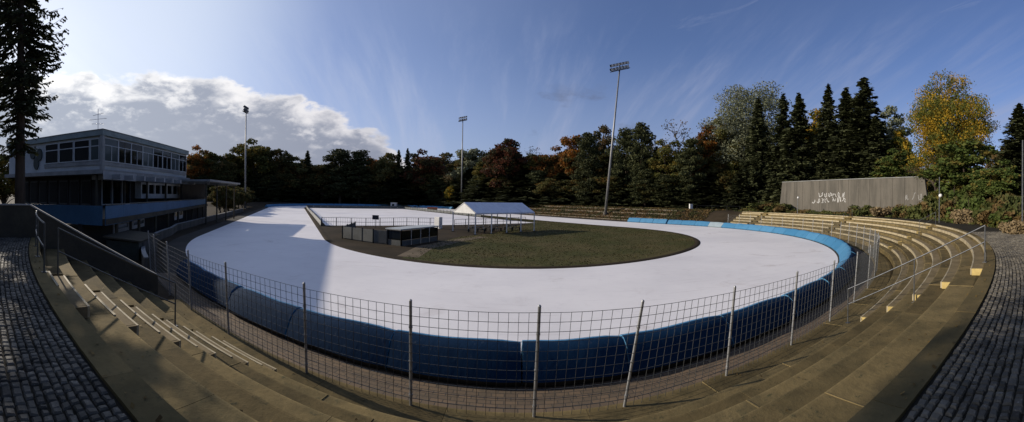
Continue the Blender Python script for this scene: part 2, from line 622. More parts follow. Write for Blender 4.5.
build_world()
sd = bpy.data.lights.new('sun', 'SUN')
sd.energy = 4.8
sd.angle = rad(.55)
sd.color = (1.0, .90, .76)
so = bpy.data.objects.new('sun', sd)
COL.objects.link(so)
sdir = Vector((math.sin(SUN_AZ) * math.cos(SUN_EL), math.cos(SUN_AZ) * math.cos(SUN_EL), math.sin(SUN_EL)))
so.rotation_euler = sdir.to_track_quat('Z', 'Y').to_euler()
so.location = sdir * 60

cd = bpy.data.cameras.new('camera')
cam = bpy.data.objects.new('camera', cd)
COL.objects.link(cam)
SC.camera = cam
SC.render.engine = 'CYCLES'
cd.type = 'PANO'
cd.panorama_type = 'CENTRAL_CYLINDRICAL'
cd.central_cylindrical_range_u_min = -512 / PXR
cd.central_cylindrical_range_u_max = 512 / PXR
cd.central_cylindrical_range_v_min = -(422 - HOR) / PXR
cd.central_cylindrical_range_v_max = HOR / PXR
cd.central_cylindrical_radius = 1.0
cd.clip_start = .05
cd.clip_end = 6000
rgt = Vector((math.cos(ROLL), 0, math.sin(ROLL)))
upv = Vector((-math.sin(ROLL), 0, math.cos(ROLL)))
bk = Vector((0, -1, 0))
cam.matrix_world = Matrix(((rgt.x, upv.x, bk.x, 0), (rgt.y, upv.y, bk.y, 0), (rgt.z, upv.z, bk.z, EYE), (0, 0, 0, 1)))

SC.view_settings.view_transform = 'Standard'
SC.view_settings.look = 'None'
SC.view_settings.gamma = 1
SC.view_settings.exposure = 0.0
SC.cycles.use_denoising = True
SC.cycles.max_bounces = 6
SC.cycles.diffuse_bounces = 3
SC.cycles.transparent_max_bounces = 8

# ------------------------------------------------------------------ ground
def oval_columns():
    """unit directions round the stadium: (anchor s, direction along a, direction along n)"""
    cols = []
    back = 180 - math.degrees(AX) % 360
    # near bend, as phi
    ph0 = math.degrees(math.atan2(-N[0], N[1])); ph1 = math.degrees(math.atan2(N[0], -N[1]))
    phs = sorted(set([round(ph0 + (ph1 - ph0) * i / 110, 3) for i in range(111)] + [-18.1, -18.25, -17.8, 106.9, 107.1]))
    for p in phs:
        v = (math.sin(rad(p)), -math.cos(rad(p)))
        cols.append((0.0, v[0] * A[0] + v[1] * A[1], v[0] * N[0] + v[1] * N[1]))
    for i in range(1, 26):
        cols.append((LS * i / 26, 0.0, 1.0))
    for i in range(61):
        a = PI / 2 - PI * i / 60
        cols.append((LS, math.cos(a), math.sin(a)))
    for i in range(1, 26):
        cols.append((LS * (1 - i / 26), 0.0, -1.0))
    return cols


OC = oval_columns()


def oval_ring(rhos, zfun, name, m, kind='structure', uv=False, cols=None, closed=True, loc=(0, 0, 0)):
    cols = cols or OC
    vs, fs = [], []
    for r in rhos:
        for (s, da, dn) in cols:
            p = ov(s + da * r, dn * r)
            vs.append((p.x, p.y, zfun(p.x, p.y, r)))
    n = len(cols)
    for i in range(len(rhos) - 1):
        for k in range(n if closed else n - 1):
            k2 = (k + 1) % n
            fs.append((i * n + k, i * n + k2, (i + 1) * n + k2, (i + 1) * n + k))
    me = bpy.data.meshes.new(name)
    me.from_pydata(vs, [], fs)
    me.materials.append(m)
    me.polygons.foreach_set('use_smooth', [True] * len(fs))
    me.update()
    up_normals(me)
    o = bpy.data.objects.new(name, me)
    COL.objects.link(o)
    tag(o, kind=kind)
    return o


def up_normals(me):
    bm = bmesh.new(); bm.from_mesh(me)
    for f in bm.faces:
        if f.normal.z < 0: f.normal_flip()
    bm.to_mesh(me); bm.free()


g_rhos = [0.01, 12, 22, 30, 38.3, 39.38, 39.42, 41, 43, 45.40, 45.43, 46.5, 48, 49.5, 51, 53, 55, 57, 60, 63, 67, 72, 80, 90, 105, 125, 160, 220, 400, 900, 3000]
gr = oval_ring(g_rhos, lambda x, y, r: ground_z(x, y) + (0.12 * math.sin(x * .7) * math.sin(y * .61) if r > 50 else 0), 'ground', M['soil'])

oval_ring([23.2, 25, 27.5, 30, 32.5, 35, 36.55], lambda x, y, r: 0.0, 'ice_track', M['ice'])
# dark walkway outside the ice all round (left of the left straight it reads as a wide asphalt strip)
oval_ring([36.55, 38.4], lambda x, y, r: -0.012, 'asphalt_path', M['asphalt'])
oval_ring([0.01, 10, 20, 22.6], lambda x, y, r: 0.02, 'infield', M['soil'])
# kerb strip between ice and infield
def strip_z(x, y, r): return .06 if r > 22.7 else .03
kb = oval_ring([22.55, 22.72, 23.05, 23.22], lambda x, y, r: (.02, .07, .07, -.01)[(r > 22.6) + (r > 22.9) + (r > 23.1)], 'infield_kerb', M['soil'])

# asphalt/paving between the fence and the pads with paver uv
def paved_lane():
    me = bpy.data.meshes.new('paved_lane')
    vs, fs, uvs = [], [], []
    n = 140
    for i in range(n + 1):
        ph = -26 + (107 + 26) * i / n
        for r in (37.7, 39.32):
            p = pol(r, ph, 0.012); vs.append(tuple(p)); uvs.append((rad(ph) * 39, r))
    for i in range(n):
        fs.append((2 * i, 2 * i + 1, 2 * i + 3, 2 * i + 2))
    me.from_pydata(vs, [], fs)
    ul = me.uv_layers.new(name='UVMap')
    for lp in me.loops: ul.data[lp.index].uv = uvs[lp.vertex_index]
    me.materials.append(M['paver']); me.update(); up_normals(me)
    o = bpy.data.objects.new('paved_lane', me); COL.objects.link(o); tag(o, kind='structure')


paved_lane()


def grass_field():
    """the lawn inside the near bend; its left edge gives way to a bare path"""
    b = MB()
    pts = []
    # outline in (s, w): inside of the bend from the left of the apex round to the right straight
    for i in range(60):
        ph = -21 + (124 + 21) * i / 59
        p = pol(22.55, ph); pts.append((p.x, p.y))
    for s, w in ((20, 22.4), (40, 22.4), (47, 21), (44, 19.5), (30, 19), (20, 17), (13.5, 12), (11.5, 7), (6.5, 3.5), (2, -1.5), (-.5, -7.5), (-6, -13.5), (-13.0, -18.4)):
        p = ov(s, w); pts.append((p.x, p.y))
    global LAWN
    LAWN = pts
    b.add([(x, y, .035) for x, y in pts], [tuple(range(len(pts)))])
    o = b.build('grass', M['grass'])
    up_normals(o.data)
    tag(o, kind='stuff')


grass_field()
# trodden dirt path across the infield
pb = MB()
pp = [ov(-13.2, -17.2), ov(-8.6, -14.2), ov(-4.2, -8.6), ov(-2.2, -4.6), ov(-1.0, -5.2), ov(-2.9, -9.6), ov(-7.2, -15.2), ov(-12.2, -18.6)]
pb.add([(p.x, p.y, .04) for p in pp], [tuple(range(len(pp)))])
po = pb.build('dirt_path', mat('pale_dirt', (.16, .125, .085), (.11, .088, .06), scale=.6, fine=6, bump=.4, rough=.95))
up_normals(po.data); tag(po, kind='structure')
# the rectangular rink in the infield
rb = MB()
rp = [ov(16.8, -21.6), ov(16.8, 17), ov(98, 15), ov(98, -21.6)]
rb.add([(p.x, p.y, .05) for p in rp], [(0, 1, 2, 3)])
ro_ = rb.build('ice_rink', M['ice']); up_normals(ro_.data); tag(ro_, kind='structure')


# ------------------------------------------------------------------ cobbled promenade
def cobbles():
    r0, r1 = 45.45, 51.2
    V, F, T = [], [], []
    r = r0
    row = 0
    while r < r1:
        w = .094 + random.uniform(-.011, .011)
        rc = r + w / 2
        dl = 0.098 + random.uniform(-.008, .012)
        ph = -17.95
        ph_end = 30.0
        ph += random.uniform(0, .1)
        while ph < ph_end:
            L = dl + random.uniform(-.026, .03)
            dph = math.degrees(L / rc)
            g = .007 + random.uniform(0, .004)
            gph = math.degrees(g / rc)
            a0, a1 = ph + gph, ph + dph - gph
            b0, b1 = r + g, r + w - g
            zt = PROM - .010 + random.uniform(-.008, .008)
            tx, ty = random.uniform(-.004, .004), random.uniform(-.004, .004)
            j = lambda s=.008: random.uniform(-s, s)
            jp = lambda: math.degrees(random.uniform(-.009, .009) / rc)
            base = len(V)
            cs = [(b0 + j(), a0 + jp()), (b1 + j(), a0 + jp()), (b1 + j(), a1 + jp()), (b0 + j(), a1 + jp())]
            cr = (b0 + b1) / 2; ca = (a0 + a1) / 2
            for q, (k, dz) in enumerate(((1.0, -.05), (1.0, -.016), (.72, 0.0))):
                for ci, (cc_r, cc_a) in enumerate(cs):
                    rr = cr + (cc_r - cr) * k
                    aa = ca + (cc_a - ca) * k
                    tz = (tx if ci in (0, 3) else -tx) + (ty if ci < 2 else -ty)
                    p = pol(rr, aa, zt + dz + tz)
                    V.append((p.x, p.y, p.z))
            for q in range(2):
                for c_ in range(4):
                    c2 = (c_ + 1) % 4
                    F.append((base + q * 4 + c_, base + q * 4 + c2, base + (q + 1) * 4 + c2, base + (q + 1) * 4 + c_))
            F.append((base + 8, base + 9, base + 10, base + 11))
            T += [random.random()] * 9
            ph += dph
        r += w
        row += 1
    me = bpy.data.meshes.new('cobbled_promenade')
    me.from_pydata(V, [], F)
    at = me.attributes.new('tone', 'FLOAT', 'FACE')
    at.data.foreach_set('value', np.array(T, dtype=np.float32))
    me.materials.append(M['stone'])
    me.update()
    fix_normals(me)
    o = bpy.data.objects.new('cobbled_promenade', me); COL.objects.link(o); tag(o, kind='structure')
    # sandy bed under the stones, carried on as a plain path round the top of the stand
    b = MB()
    n = 120
    vs, fs = [], []
    for i in range(n + 1):
        ph = -17.9 + (106.5 + 17.9) * i / n
        wd = 60 if ph < 12 else (51.2 - 2.4 * sstep(12, 34, ph))
        if ph < 12: wd = 60 - 8.8 * sstep(-6, 12, ph)
        for r in (45.42, wd):
            vs.append(tuple(pol(r, ph, PROM - .036)))
    for i in range(n):
        fs.append((2 * i, 2 * i + 1, 2 * i + 3, 2 * i + 2))
    b.add(vs, fs)
    o2 = b.build('promenade_bed', M['joint']); up_normals(o2.data); tag(o2, kind='structure')


cobbles()

# ------------------------------------------------------------------ the terraced stand
TREAD = [(45.08, 45.42, 2.76), (44.15, 45.085, 2.32), (43.25, 44.155, 1.88), (42.4, 43.255, 1.44), (41.5, 42.405, 1.0), (40.6, 41.505, .56), (39.3, 40.605, .12)]
PH0, PH1 = -17.85, 106.0
M['mortar'] = mat('pale_mortar', (.30, .27, .21), (.2, .175, .13), (.1, .085, .05), scale=3, fine=9, rough=.9)
TT = [0, .10, -.12, .04, -.10, .08, -.06]
stand = empty('terraced_stand', pol(45, -3, 0), 'olive brown concrete terraced stand curving round the near bend of the ice', 'grandstand')
for i, (r0, r1, z) in enumerate(TREAD):
    b = MB()
    L = 2.9 + .15 * (i % 3)
    dph = math.degrees(L / r0)
    ph = PH0
    k = 0
    off = random.uniform(.3, 1) * dph
    jl = []
    while ph < PH1 - .05:
        e = min(ph + (off if k == 0 else dph), PH1)
        if PH1 - e < .6: e = PH1
        b.tone = random.random()
        g = math.degrees(.004 / r0)
        c = .014
        dz = random.uniform(-.006, .006)
        zz = z + dz
        tb = b.tone
        if i == 0:
            b.sector([(r0, -.3), (r1, -.3), (r1, zz), (r0 + c, zz), (r0, zz - c)], ph + g, e - g, 1.0)
        else:
            f0 = len(b.f)
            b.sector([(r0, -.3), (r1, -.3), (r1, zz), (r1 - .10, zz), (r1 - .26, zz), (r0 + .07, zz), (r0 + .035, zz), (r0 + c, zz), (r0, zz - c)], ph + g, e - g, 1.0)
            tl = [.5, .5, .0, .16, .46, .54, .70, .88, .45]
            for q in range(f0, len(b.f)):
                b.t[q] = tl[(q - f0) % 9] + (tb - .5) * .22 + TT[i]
        ph = e; k += 1
        if random.random() < .4 and e < PH1 - .1: jl.append(e)
    for q in (jl if i else []):
        b.tone = .82
        g = math.degrees(random.uniform(.007, .013) / r0)
        b.sector([(r0 + .02, z - .01), (r1 - .02 - random.choice([0, .15, .3]), z - .01), (r1 - .02 - random.choice([0, .15]), z + .010), (r0 + .02, z + .010)], q - g, q + g, 1)
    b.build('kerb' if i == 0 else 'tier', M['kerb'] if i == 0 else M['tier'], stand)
# pale edge strips on the treads beside the short block of seats
for (r0, r1, z) in TREAD[1:6]:
    b = MB()
    b.sector([(r0 - .004, z - .03), (r0 + .045, z - .03), (r0 + .045, z + .016), (r0 - .004, z + .016)], -10.5, -7.55, .6)
    b.build('edge_strip', M['lath'], stand)
for p0, p1 in ((13.9, 40.8), (42.5, 69.6), (71.2, 97.4), (99, 105.8)):
    b = MB()
    b.sector([(45.074, 2.66), (45.12, 2.66), (45.12, 2.774), (45.074, 2.774)], p0, p1, .8)
    b.build('edge_strip', M['lath'], stand)
b = MB(); b.sector([(45.075, 2.73), (45.12, 2.73), (45.12, 2.776), (45.075, 2.776)], -9.9, -8.3, .4)
b.build('edge_strip', M['lath'], stand)
# half steps in the stairways
for ph in (41.6, 70.4, 98.2, -11.5):
    for (r0, r1, z) in TREAD[1:6]:
        b = MB()
        b.tone = random.random()
        b.sector([(r1 - .44, z - .05), (r1 - .012, z - .05), (r1 - .012, z + .21), (r1 - .44, z + .21)], ph - .62, ph + .62, .5)
        b.build('step', M['kerb'], stand)

ORD = ['highest', 'second highest', 'middle', 'second lowest', 'lowest']
ORD6 = ['highest', 'second highest', 'third highest', 'third lowest', 'second lowest', 'lowest']


def bench(r1, z, p0, p1, label, group):
    w, h = .44, .22
    r0 = r1 - w
    e = empty('bench_row', pol(r1 - .2, (p0 + p1) / 2, z), label, 'bench', group)
    s = MB(); s.tone = random.random()
    s.sector([(r0 + .045, z + .012), (r1 - .012, z + .012), (r1 - .012, z + h), (r0 + .045, z + h)], p0 + .085, p1 - .085, .8)
    s.build('slab', M['bench_top'], e)
    s = MB()
    s.sector([(r0, z + .03), (r0 + .043, z + .03), (r0 + .043, z + h + .004), (r0, z + h + .004)], p0, p1, .8)
    s.build('front_lath', M['lath'], e)
    for q in (p0, p1):
        s = MB()
        a0, a1 = (q, q + .09) if q == p0 else (q - .09, q)
        s.sector([(r0 + .045, z + .012), (r1 - .014, z + .012), (r1 - .014, z + h - .004), (r0 + .045, z + h - .004)], a0, a1, 1)
        s.build('end_panel', M['bench_end'] if p0 > 0 else M['bench_top'], e)  # left ends face away from the sun: their shade is painted as dark timber


for i, (r0, r1, z) in enumerate(TREAD[1:7]):
    bench(r1, z, -10.6, -7.5, f'{ORD6[i]} of the short bench blocks beside the left handrail', 'short benches by the left stairway')
BLK = [(13.9, 40.3, 'between the silver handrail and the next stairway'), (42.9, 69.1, 'in the middle seat block below the graffiti wall'),
       (71.7, 96.9, 'in the far seat block left of the white ball lamp'), (99.5, 105.6, 'in the last short block at the far stand end')]
for p0, p1, where in BLK:
    for i, (r0, r1, z) in enumerate(TREAD[1:6]):
        bench(r1, z, p0, p1, f'{ORD[i]} bench row {where}', 'bench rows on the stand')


# fallen leaves swept into the corners of the treads
def litter():
    n = 1500
    k = rng.integers(0, 7, n)
    P = np.zeros((n, 3))
    for i in range(n):
        r0, r1, z = TREAD[k[i]]
        r = r1 - abs(rng.normal()) * .13 - .02 if rng.random() < .65 else rng.uniform(r0 + .05, r1 - .02)
        ph = rng.uniform(-17, 60) if rng.random() < .8 else rng.uniform(60, 105)
        p = pol(max(r, r0 + .05), ph, z + .018)
        P[i] = p
    a = rng.uniform(0, 6.28, n)
    s_ = rng.uniform(.010, .026, (n, 1))
    U = np.stack([np.cos(a), np.sin(a), rng.normal(size=n) * .25], 1) * s_
    V = np.stack([-np.sin(a), np.cos(a), rng.normal(size=n) * .25], 1) * s_ * .7
    o = bpy.data.objects.new('fallen_leaves', cards_mesh('fallen_leaves', P, U, V, rng.uniform(0, 1, n), leaf_mat('fallen_leaf', (.09, .055, .02), (.22, .14, .04), .1)))
    COL.objects.link(o); tag(o, kind='stuff')


# ------------------------------------------------------------------ handrails
def handrail(name, posts, label, m, group=None, mid=.55, h=1.1, rr=.022):
    """posts: list of (point, height)"""
    e = empty(name, posts[0][0], label, 'handrail', group)
    tops, mids = [], []
    for p, hh in posts:
        p = Vector(p)
        s = MB(); s.tube([p, p + Vector((0, 0, hh))], rr, 8)
        s.build('post', m, e)
        s = MB(); s.box(p.x - .06, p.x + .06, p.y - .06, p.y + .06, p.z, p.z + .012)
        s.build('base_plate', M['steel'], e)
        tops.append(p + Vector((0, 0, hh))); mids.append(p + Vector((0, 0, hh * .52)))
    return e, tops, mids


zt = lambda r: next(z for r0, r1, z in TREAD if r0 <= r < r1)
line_z = lambda r: 1.66 + (r - 40.62) * (3.87 - 1.66) / (45.07 - 40.62)
ps = [(pol(r, 13.75, zt(r)), line_z(r) - zt(r)) for r in (45.1, 42.9, 40.66)]
e, tp, md = handrail('handrail', ps, 'silver two rail handrail down the stairway beside the right bench rows', M['steel'])
s = MB(); s.tube([tp[0] + Vector((0, 0, -.02)), tp[0], tp[-1]], .020, 8); s.build('top_rail', M['steel'], e)
s = MB(); s.tube([tp[0] - Vector((0, 0, .5)), tp[-1] - Vector((0, 0, .5))], .017, 8); s.build('mid_rail', M['steel'], e)
# left stairway rail
lz = lambda r: 2.14 + (r - 41.7) * .493
ps = [(pol(r, -10.68, zt(r)), lz(r) - zt(r)) for r in (44.8, 41.7)]
e, tp, md = handrail('handrail', ps, 'dark sloping handrail down the stairway at the left end of the stand', M['rail_dark'])
s = MB(); s.tube([tp[0], tp[1]], .022, 8); s.build('top_rail', M['rail_dark'], e)
s = MB(); s.tube([tp[0] - Vector((0, 0, .55)), tp[1] - Vector((0, 0, .55))], .018, 8); s.build('mid_rail', M['rail_dark'], e)
# guard rail along the kerb towards the wall
ps = [(pol(45.2, ph, 2.76), 1.08) for ph in (-9.87, -12.4, -14.9, -17.2)]
e, tp, md = handrail('handrail', ps, 'curved dark guard rail on the kerb between the cobbles and the left wall', M['rail_dark'])
arc = lambda dz: [pol(45.2, -9.87 - (17.4 - 9.87) * i / 12, 2.76 + dz) for i in range(13)]
s = MB(); s.tube(arc(1.08), .024, 8); s.build('top_rail', M['steel'], e)
s = MB(); s.tube(arc(.55), .02, 8); s.build('mid_rail', M['steel'], e)
# small rails at the other stairway heads
for ph, lab in ((41.0, 'thin handrail at the head of the stairway below the shrubs'), (69.9, 'thin handrail at the head of the stairway below the graffiti wall')):
    ps = [(pol(r, ph, zt(r)), line_z(r) - zt(r)) for r in (45.1, 43.6)]
    e, tp, md = handrail('handrail', ps, lab, M['steel'])
    s = MB(); s.tube(tp, .022, 6); s.build('top_rail', M['steel'], e)
    s = MB(); s.tube([t - Vector((0, 0, .5)) for t in tp], .018, 6); s.build('mid_rail', M['steel'], e)

# ------------------------------------------------------------------ end wall on the left
def end_wall():
    base = pol(45.4, -18.1, 0)
    e = empty('concrete_wall', base, 'dark concrete wall sloping down the left end of the stand with a pale coping', 'wall')
    u = Vector((math.sin(rad(-18.1)), -math.cos(rad(-18.1)), 0))     # radially outward
    sd_ = Vector((-u.y, u.x, 0))
    prof = [(40.3, 1.12), (45.5, 4.02), (58, 4.02)]
    b = MB()
    t = .12
    bot = [(40.3, -.2), (58, -.2)]
    def P(r, z, q): return pol(r, -18.1, z) + sd_ * q
    vs = [P(40.3, -.2, -t), P(58, -.2, -t), P(58, 4.02, -t), P(45.5, 4.02, -t), P(40.3, 1.12, -t),
          P(40.3, -.2, t), P(58, -.2, t), P(58, 4.02, t), P(45.5, 4.02, t), P(40.3, 1.12, t)]
    b.add(vs, [(0, 1, 2, 3, 4), (9, 8, 7, 6, 5), (0, 5, 6, 1), (1, 6, 7, 2), (2, 7, 8, 3), (3, 8, 9, 4), (4, 9, 5, 0)])
    b.build('wall_body', M['dark_concrete'], e)
    c = MB()
    for (ra, za), (rb_, zb) in ((prof[0], prof[1]), (prof[1], prof[2])):
        c.bar(P(ra, za + .028, 0), P(rb_ + (.0 if rb_ > 50 else 0), zb + .028, 0), .30, .05)
    c.build('coping', M['coping'], e)


end_wall()

# ------------------------------------------------------------------ wire fence
def fence():
    e = empty('wire_fence', pol(39.45, 0, 0), 'tall grey welded wire fence on steel posts along the foot of the stand', 'fence')
    phs = [-26.4, -23.4, -19.4, -15.65, -11.74, -7.0, -3.03, .68, 3.45, 7.5, 11.5, 15.4]
    while phs[-1] < 104: phs.append(phs[-1] + 4.05)
    lean = {3.45: .30, 7.5: .10, 11.5: .05, .68: .05}
    def top(ph): return pol(39.45 + .17, ph + lean.get(ph, 0) * 1.6, 2.38)
    posts = []
    for i, ph in enumerate(phs):
        p, q = pol(39.45, ph, .0), top(ph)
        q = q + Vector((random.uniform(-.012, .012), 0, random.uniform(-.02, .02)))
        s = MB(); s.tube([p, q], .034, 8); s.tube([q, q + Vector((0, 0, .03))], [.038, .02], 8)
        for hz in (.35, 1.1, 1.85):
            m_ = p.lerp(q, hz / 2.42)
            s.tube([m_ - Vector((0, 0, .02)), m_ + Vector((0, 0, .02))], .043, 8)
        s.build('post', M['post_steel'], e)
        posts.append((p, q))
    for i in range(len(phs) - 1):
        s = MB()
        near = phs[i] < 30
        wv = .0085 if near else .010
        p0, q0 = posts[i]; p1, q1 = posts[i + 1]
        n = max(8, int(round((p1 - p0).length / .2)))
        ph0, ph1 = phs[i], phs[i + 1]
        sag = [random.uniform(-.03, .03) for _ in range(4)]
        def pt(k, h):
            f = k / n
            b0 = p0.lerp(q0, h / 2.42); b1 = p1.lerp(q1, h / 2.42)
            m_ = b0.lerp(b1, f)
            c = m_ - Vector((CX, CY, m_.z)); c.normalize()
            bow = (.04 * math.sin(PI * f) + sag[0] * math.sin(2 * PI * f) * h / 2.4)
            return m_ - c * (-.028 + bow * .5) - Vector((0, 0, .012 * math.sin(PI * f) * (h / 2.4)))
        lv = [.10 + .2 * j for j in range(12)]
        for k in range(1, n):
            s.bar(pt(k, lv[0]), pt(k, lv[-1]), wv)
        for h in lv:
            kk = list(range(0, n + 1, 2))
            if kk[-1] != n: kk.append(n)
            for a, c in zip(kk[:-1], kk[1:]):
                s.bar(pt(a, h), pt(c, h), wv)
        s.build('wire_panel', M['wire'], e)


fence()

# ------------------------------------------------------------------ crash pads
def pad_mesh(fr, n, zt_=.95, tilt=0.0):
    """fr(t, rho, z) places a point; t in 0..1 along the pad"""
    prof = [(36.72, .03), (38.12, .03), (38.20, .17), (37.92, .74), (37.80, zt_ - .09), (37.68, zt_ - .015), (37.56, zt_), (37.42, zt_ - .025), (37.28, zt_ - .12), (36.66, .17)]
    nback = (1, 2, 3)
    b = MB()
    m = len(prof)
    vs, fs = [], []
    for i in range(n + 1):
        t = i / n
        endk = min(i, n - i)
        for (r, z) in prof:
            k = 1.0
            if endk == 0:
                r = 37.5 + (r - 37.5) * .95; z = .06 + (z - .06) * .975
            sagz = .02 * math.sin(t * 7 + fr.seed) if z > .7 else 0
            bul = .012 * math.sin(t * 9 + z * 4 + fr.seed * 2)
            vs.append(fr(t, r + bul, z + sagz - (.035 * tilt * (t - .5) if z > .5 else 0)))
    for i in range(n):
        for k in range(m):
            k2 = (k + 1) % m
            fs.append((i * m + k, (i + 1) * m + k, (i + 1) * m + k2, i * m + k2))
    fs.append(tuple(range(m))); fs.append(tuple(n * m + k for k in range(m - 1, -1, -1)))
    b.add(vs, fs)
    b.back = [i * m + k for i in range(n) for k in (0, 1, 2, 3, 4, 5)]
    return b


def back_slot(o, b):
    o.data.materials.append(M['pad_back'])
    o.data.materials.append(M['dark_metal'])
    for q, i in enumerate(b.back): o.data.polygons[i].material_index = 2 if q % 6 < 2 else 1  # lowest pad faces near-black, the rest of the outer side navy
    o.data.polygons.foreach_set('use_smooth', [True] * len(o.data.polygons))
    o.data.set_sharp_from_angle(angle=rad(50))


def crash_pads():
    gaps = [-25.2, -20.2, -15.1, -9.95, -4.71, .39, 4.43, 9.69, 15.2, 20.8]
    while gaps[-1] < 121: gaps.append(gaps[-1] + 5.15)
    NEAR = {
        -25.2: 'leftmost dark blue crash pad where the wire fence begins',
        -20.2: 'dark blue crash pad behind the sloping left handrail post',
        -15.1: 'dark blue crash pad with a sunlit top edge left of the building shadow line',
        -9.95: 'wrinkled dark blue crash pad crossing the end of the building shadow on the ice',
        -4.71: 'dark blue crash pad left of the white notch in the middle of the barrier',
        .39: 'dark blue crash pad right of the white notch in the middle of the barrier',
        4.43: 'dark blue crash pad between the two leaning fence posts',
        9.69: 'dark blue crash pad right of the leaning fence posts',
    }
    def seg(p0, p1):
        def fr(t, r, z): return pol(r, p0 + (p1 - p0) * t, z)
        return fr
    rows = []
    for a, c in zip(gaps[:-1], gaps[1:]):
        d = random.uniform(.03, .05)
        f = seg(a + d, c - d)
        f.seed = random.uniform(0, 6)
        b = pad_mesh(f, 7, .91 + random.uniform(-.015, .015), random.uniform(-1, 1))
        mid = (a + c) / 2
        pale = 103 < mid < 108
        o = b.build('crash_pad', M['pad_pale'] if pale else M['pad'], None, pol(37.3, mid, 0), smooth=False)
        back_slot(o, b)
        if a in NEAR: lab, g = NEAR[a], 'blue crash pads round the near bend'
        elif pale: lab, g = 'pale grey crash pad among the blue ones by the far end of the stand', 'blue crash pads round the near bend'
        elif mid < 36: lab, g = 'blue crash pad on the right of the bend seen through the steeply angled fence', 'blue pads seen through the angled fence'
        elif mid < 103: lab, g = 'sunlit bright blue crash pad in front of distant bench rows', 'sunlit pads below the bench rows'
        else: lab, g = 'sunlit blue crash pad beyond the pale grey pad', 'blue pads beyond the pale pad'
        tag(o, lab, 'crash pad', g)
    s = 0.2
    while s < 9:
        L = 3.3
        s0 = s
        def fr(t, r, z, s0=s0): return ov(s0 + .05 + (L - .1) * t, r, z)
        fr.seed = random.uniform(0, 6)
        b = pad_mesh(fr, 4, .95)
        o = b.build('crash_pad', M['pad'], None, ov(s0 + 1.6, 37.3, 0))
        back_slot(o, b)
        tag(o, 'sunlit blue crash pad at the start of the right straight', 'crash pad', 'blue pads on the right straight')
        s += L
    # far bend
    n = 30
    for i in range(n):
        a0 = PI / 2 - PI * i / n; a1 = PI / 2 - PI * (i + 1) / n
        def fr(t, r, z, a0=a0, a1=a1):
            a = a0 + (a1 - a0) * (.02 + .96 * t); return ov(LS + r * math.cos(a), r * math.sin(a), z)
        fr.seed = random.uniform(0, 6)
        b = pad_mesh(fr, 3, .95)
        am = (a0 + a1) / 2
        o = b.build('crash_pad', M['pad'], None, ov(LS + 37.3 * math.cos(am), 37.3 * math.sin(am), 0))
        tag(o, 'tiny blue crash pad round the far bend in front of the dark wood', 'crash pad', 'blue pads round the far bend')


crash_pads()


# low concrete wall along the left straight and bend
def low_wall():
    e = empty('low_wall', ov(0, -40.5, 0), 'low grey wall curving along the left straight below the building', 'wall')
    b, c = MB(), MB()
    pts = [pol(39.6, -26.5 - i * 2, 0) for i in range(0, 15)] + [ov(s, -40.6 - .0 * s, 0) for s in range(4, 62, 4)]
    def q(p, k):
        s, w, rho = oval_coord(p.x, p.y)
        sc = min(max(s, 0), LS)
        o = ov(sc, 0)
        v = (p - o); v.z = 0; v.normalize()
        return p + v * k
    for p0, p1 in zip(pts[:-1], pts[1:]):
        a, d = q(p0, 0), q(p1, 0)
        a2, d2 = q(p0, .22), q(p1, .22)
        b.slab([a, a2, d2, d], -.1, .8)
        c.slab([q(p0, -.03), q(p0, .25), q(p1, .25), q(p1, -.03)], .803, .87)
    b.build('wall_body', M['concrete'], e)
    c.build('coping', M['slab_edge'], e)


low_wall()

# ------------------------------------------------------------------ clubhouse
BD = rad(-27)
BU = Vector((math.sin(BD), math.cos(BD), 0))        # along the front, away from the camera
BV = Vector((-BU.y, BU.x, 0))                        # to the back (left)
BN = Vector((-36.5, 17.4, 0))                        # near front corner


def bp(u, v, z): return BN + BU * u + BV * v + Vector((0, 0, z))


def bbox(b, u0, u1, v0, v1, z0, z1):
    pts = [bp(u0, v0, 0), bp(u0, v1, 0), bp(u1, v1, 0), bp(u1, v0, 0)]
    # keep plan polygon counter-clockwise
    ar = sum(pts[i].x * pts[(i + 1) % 4].y - pts[(i + 1) % 4].x * pts[i].y for i in range(4))
    if ar < 0: pts.reverse()
    return b.slab(pts, z0, z1)


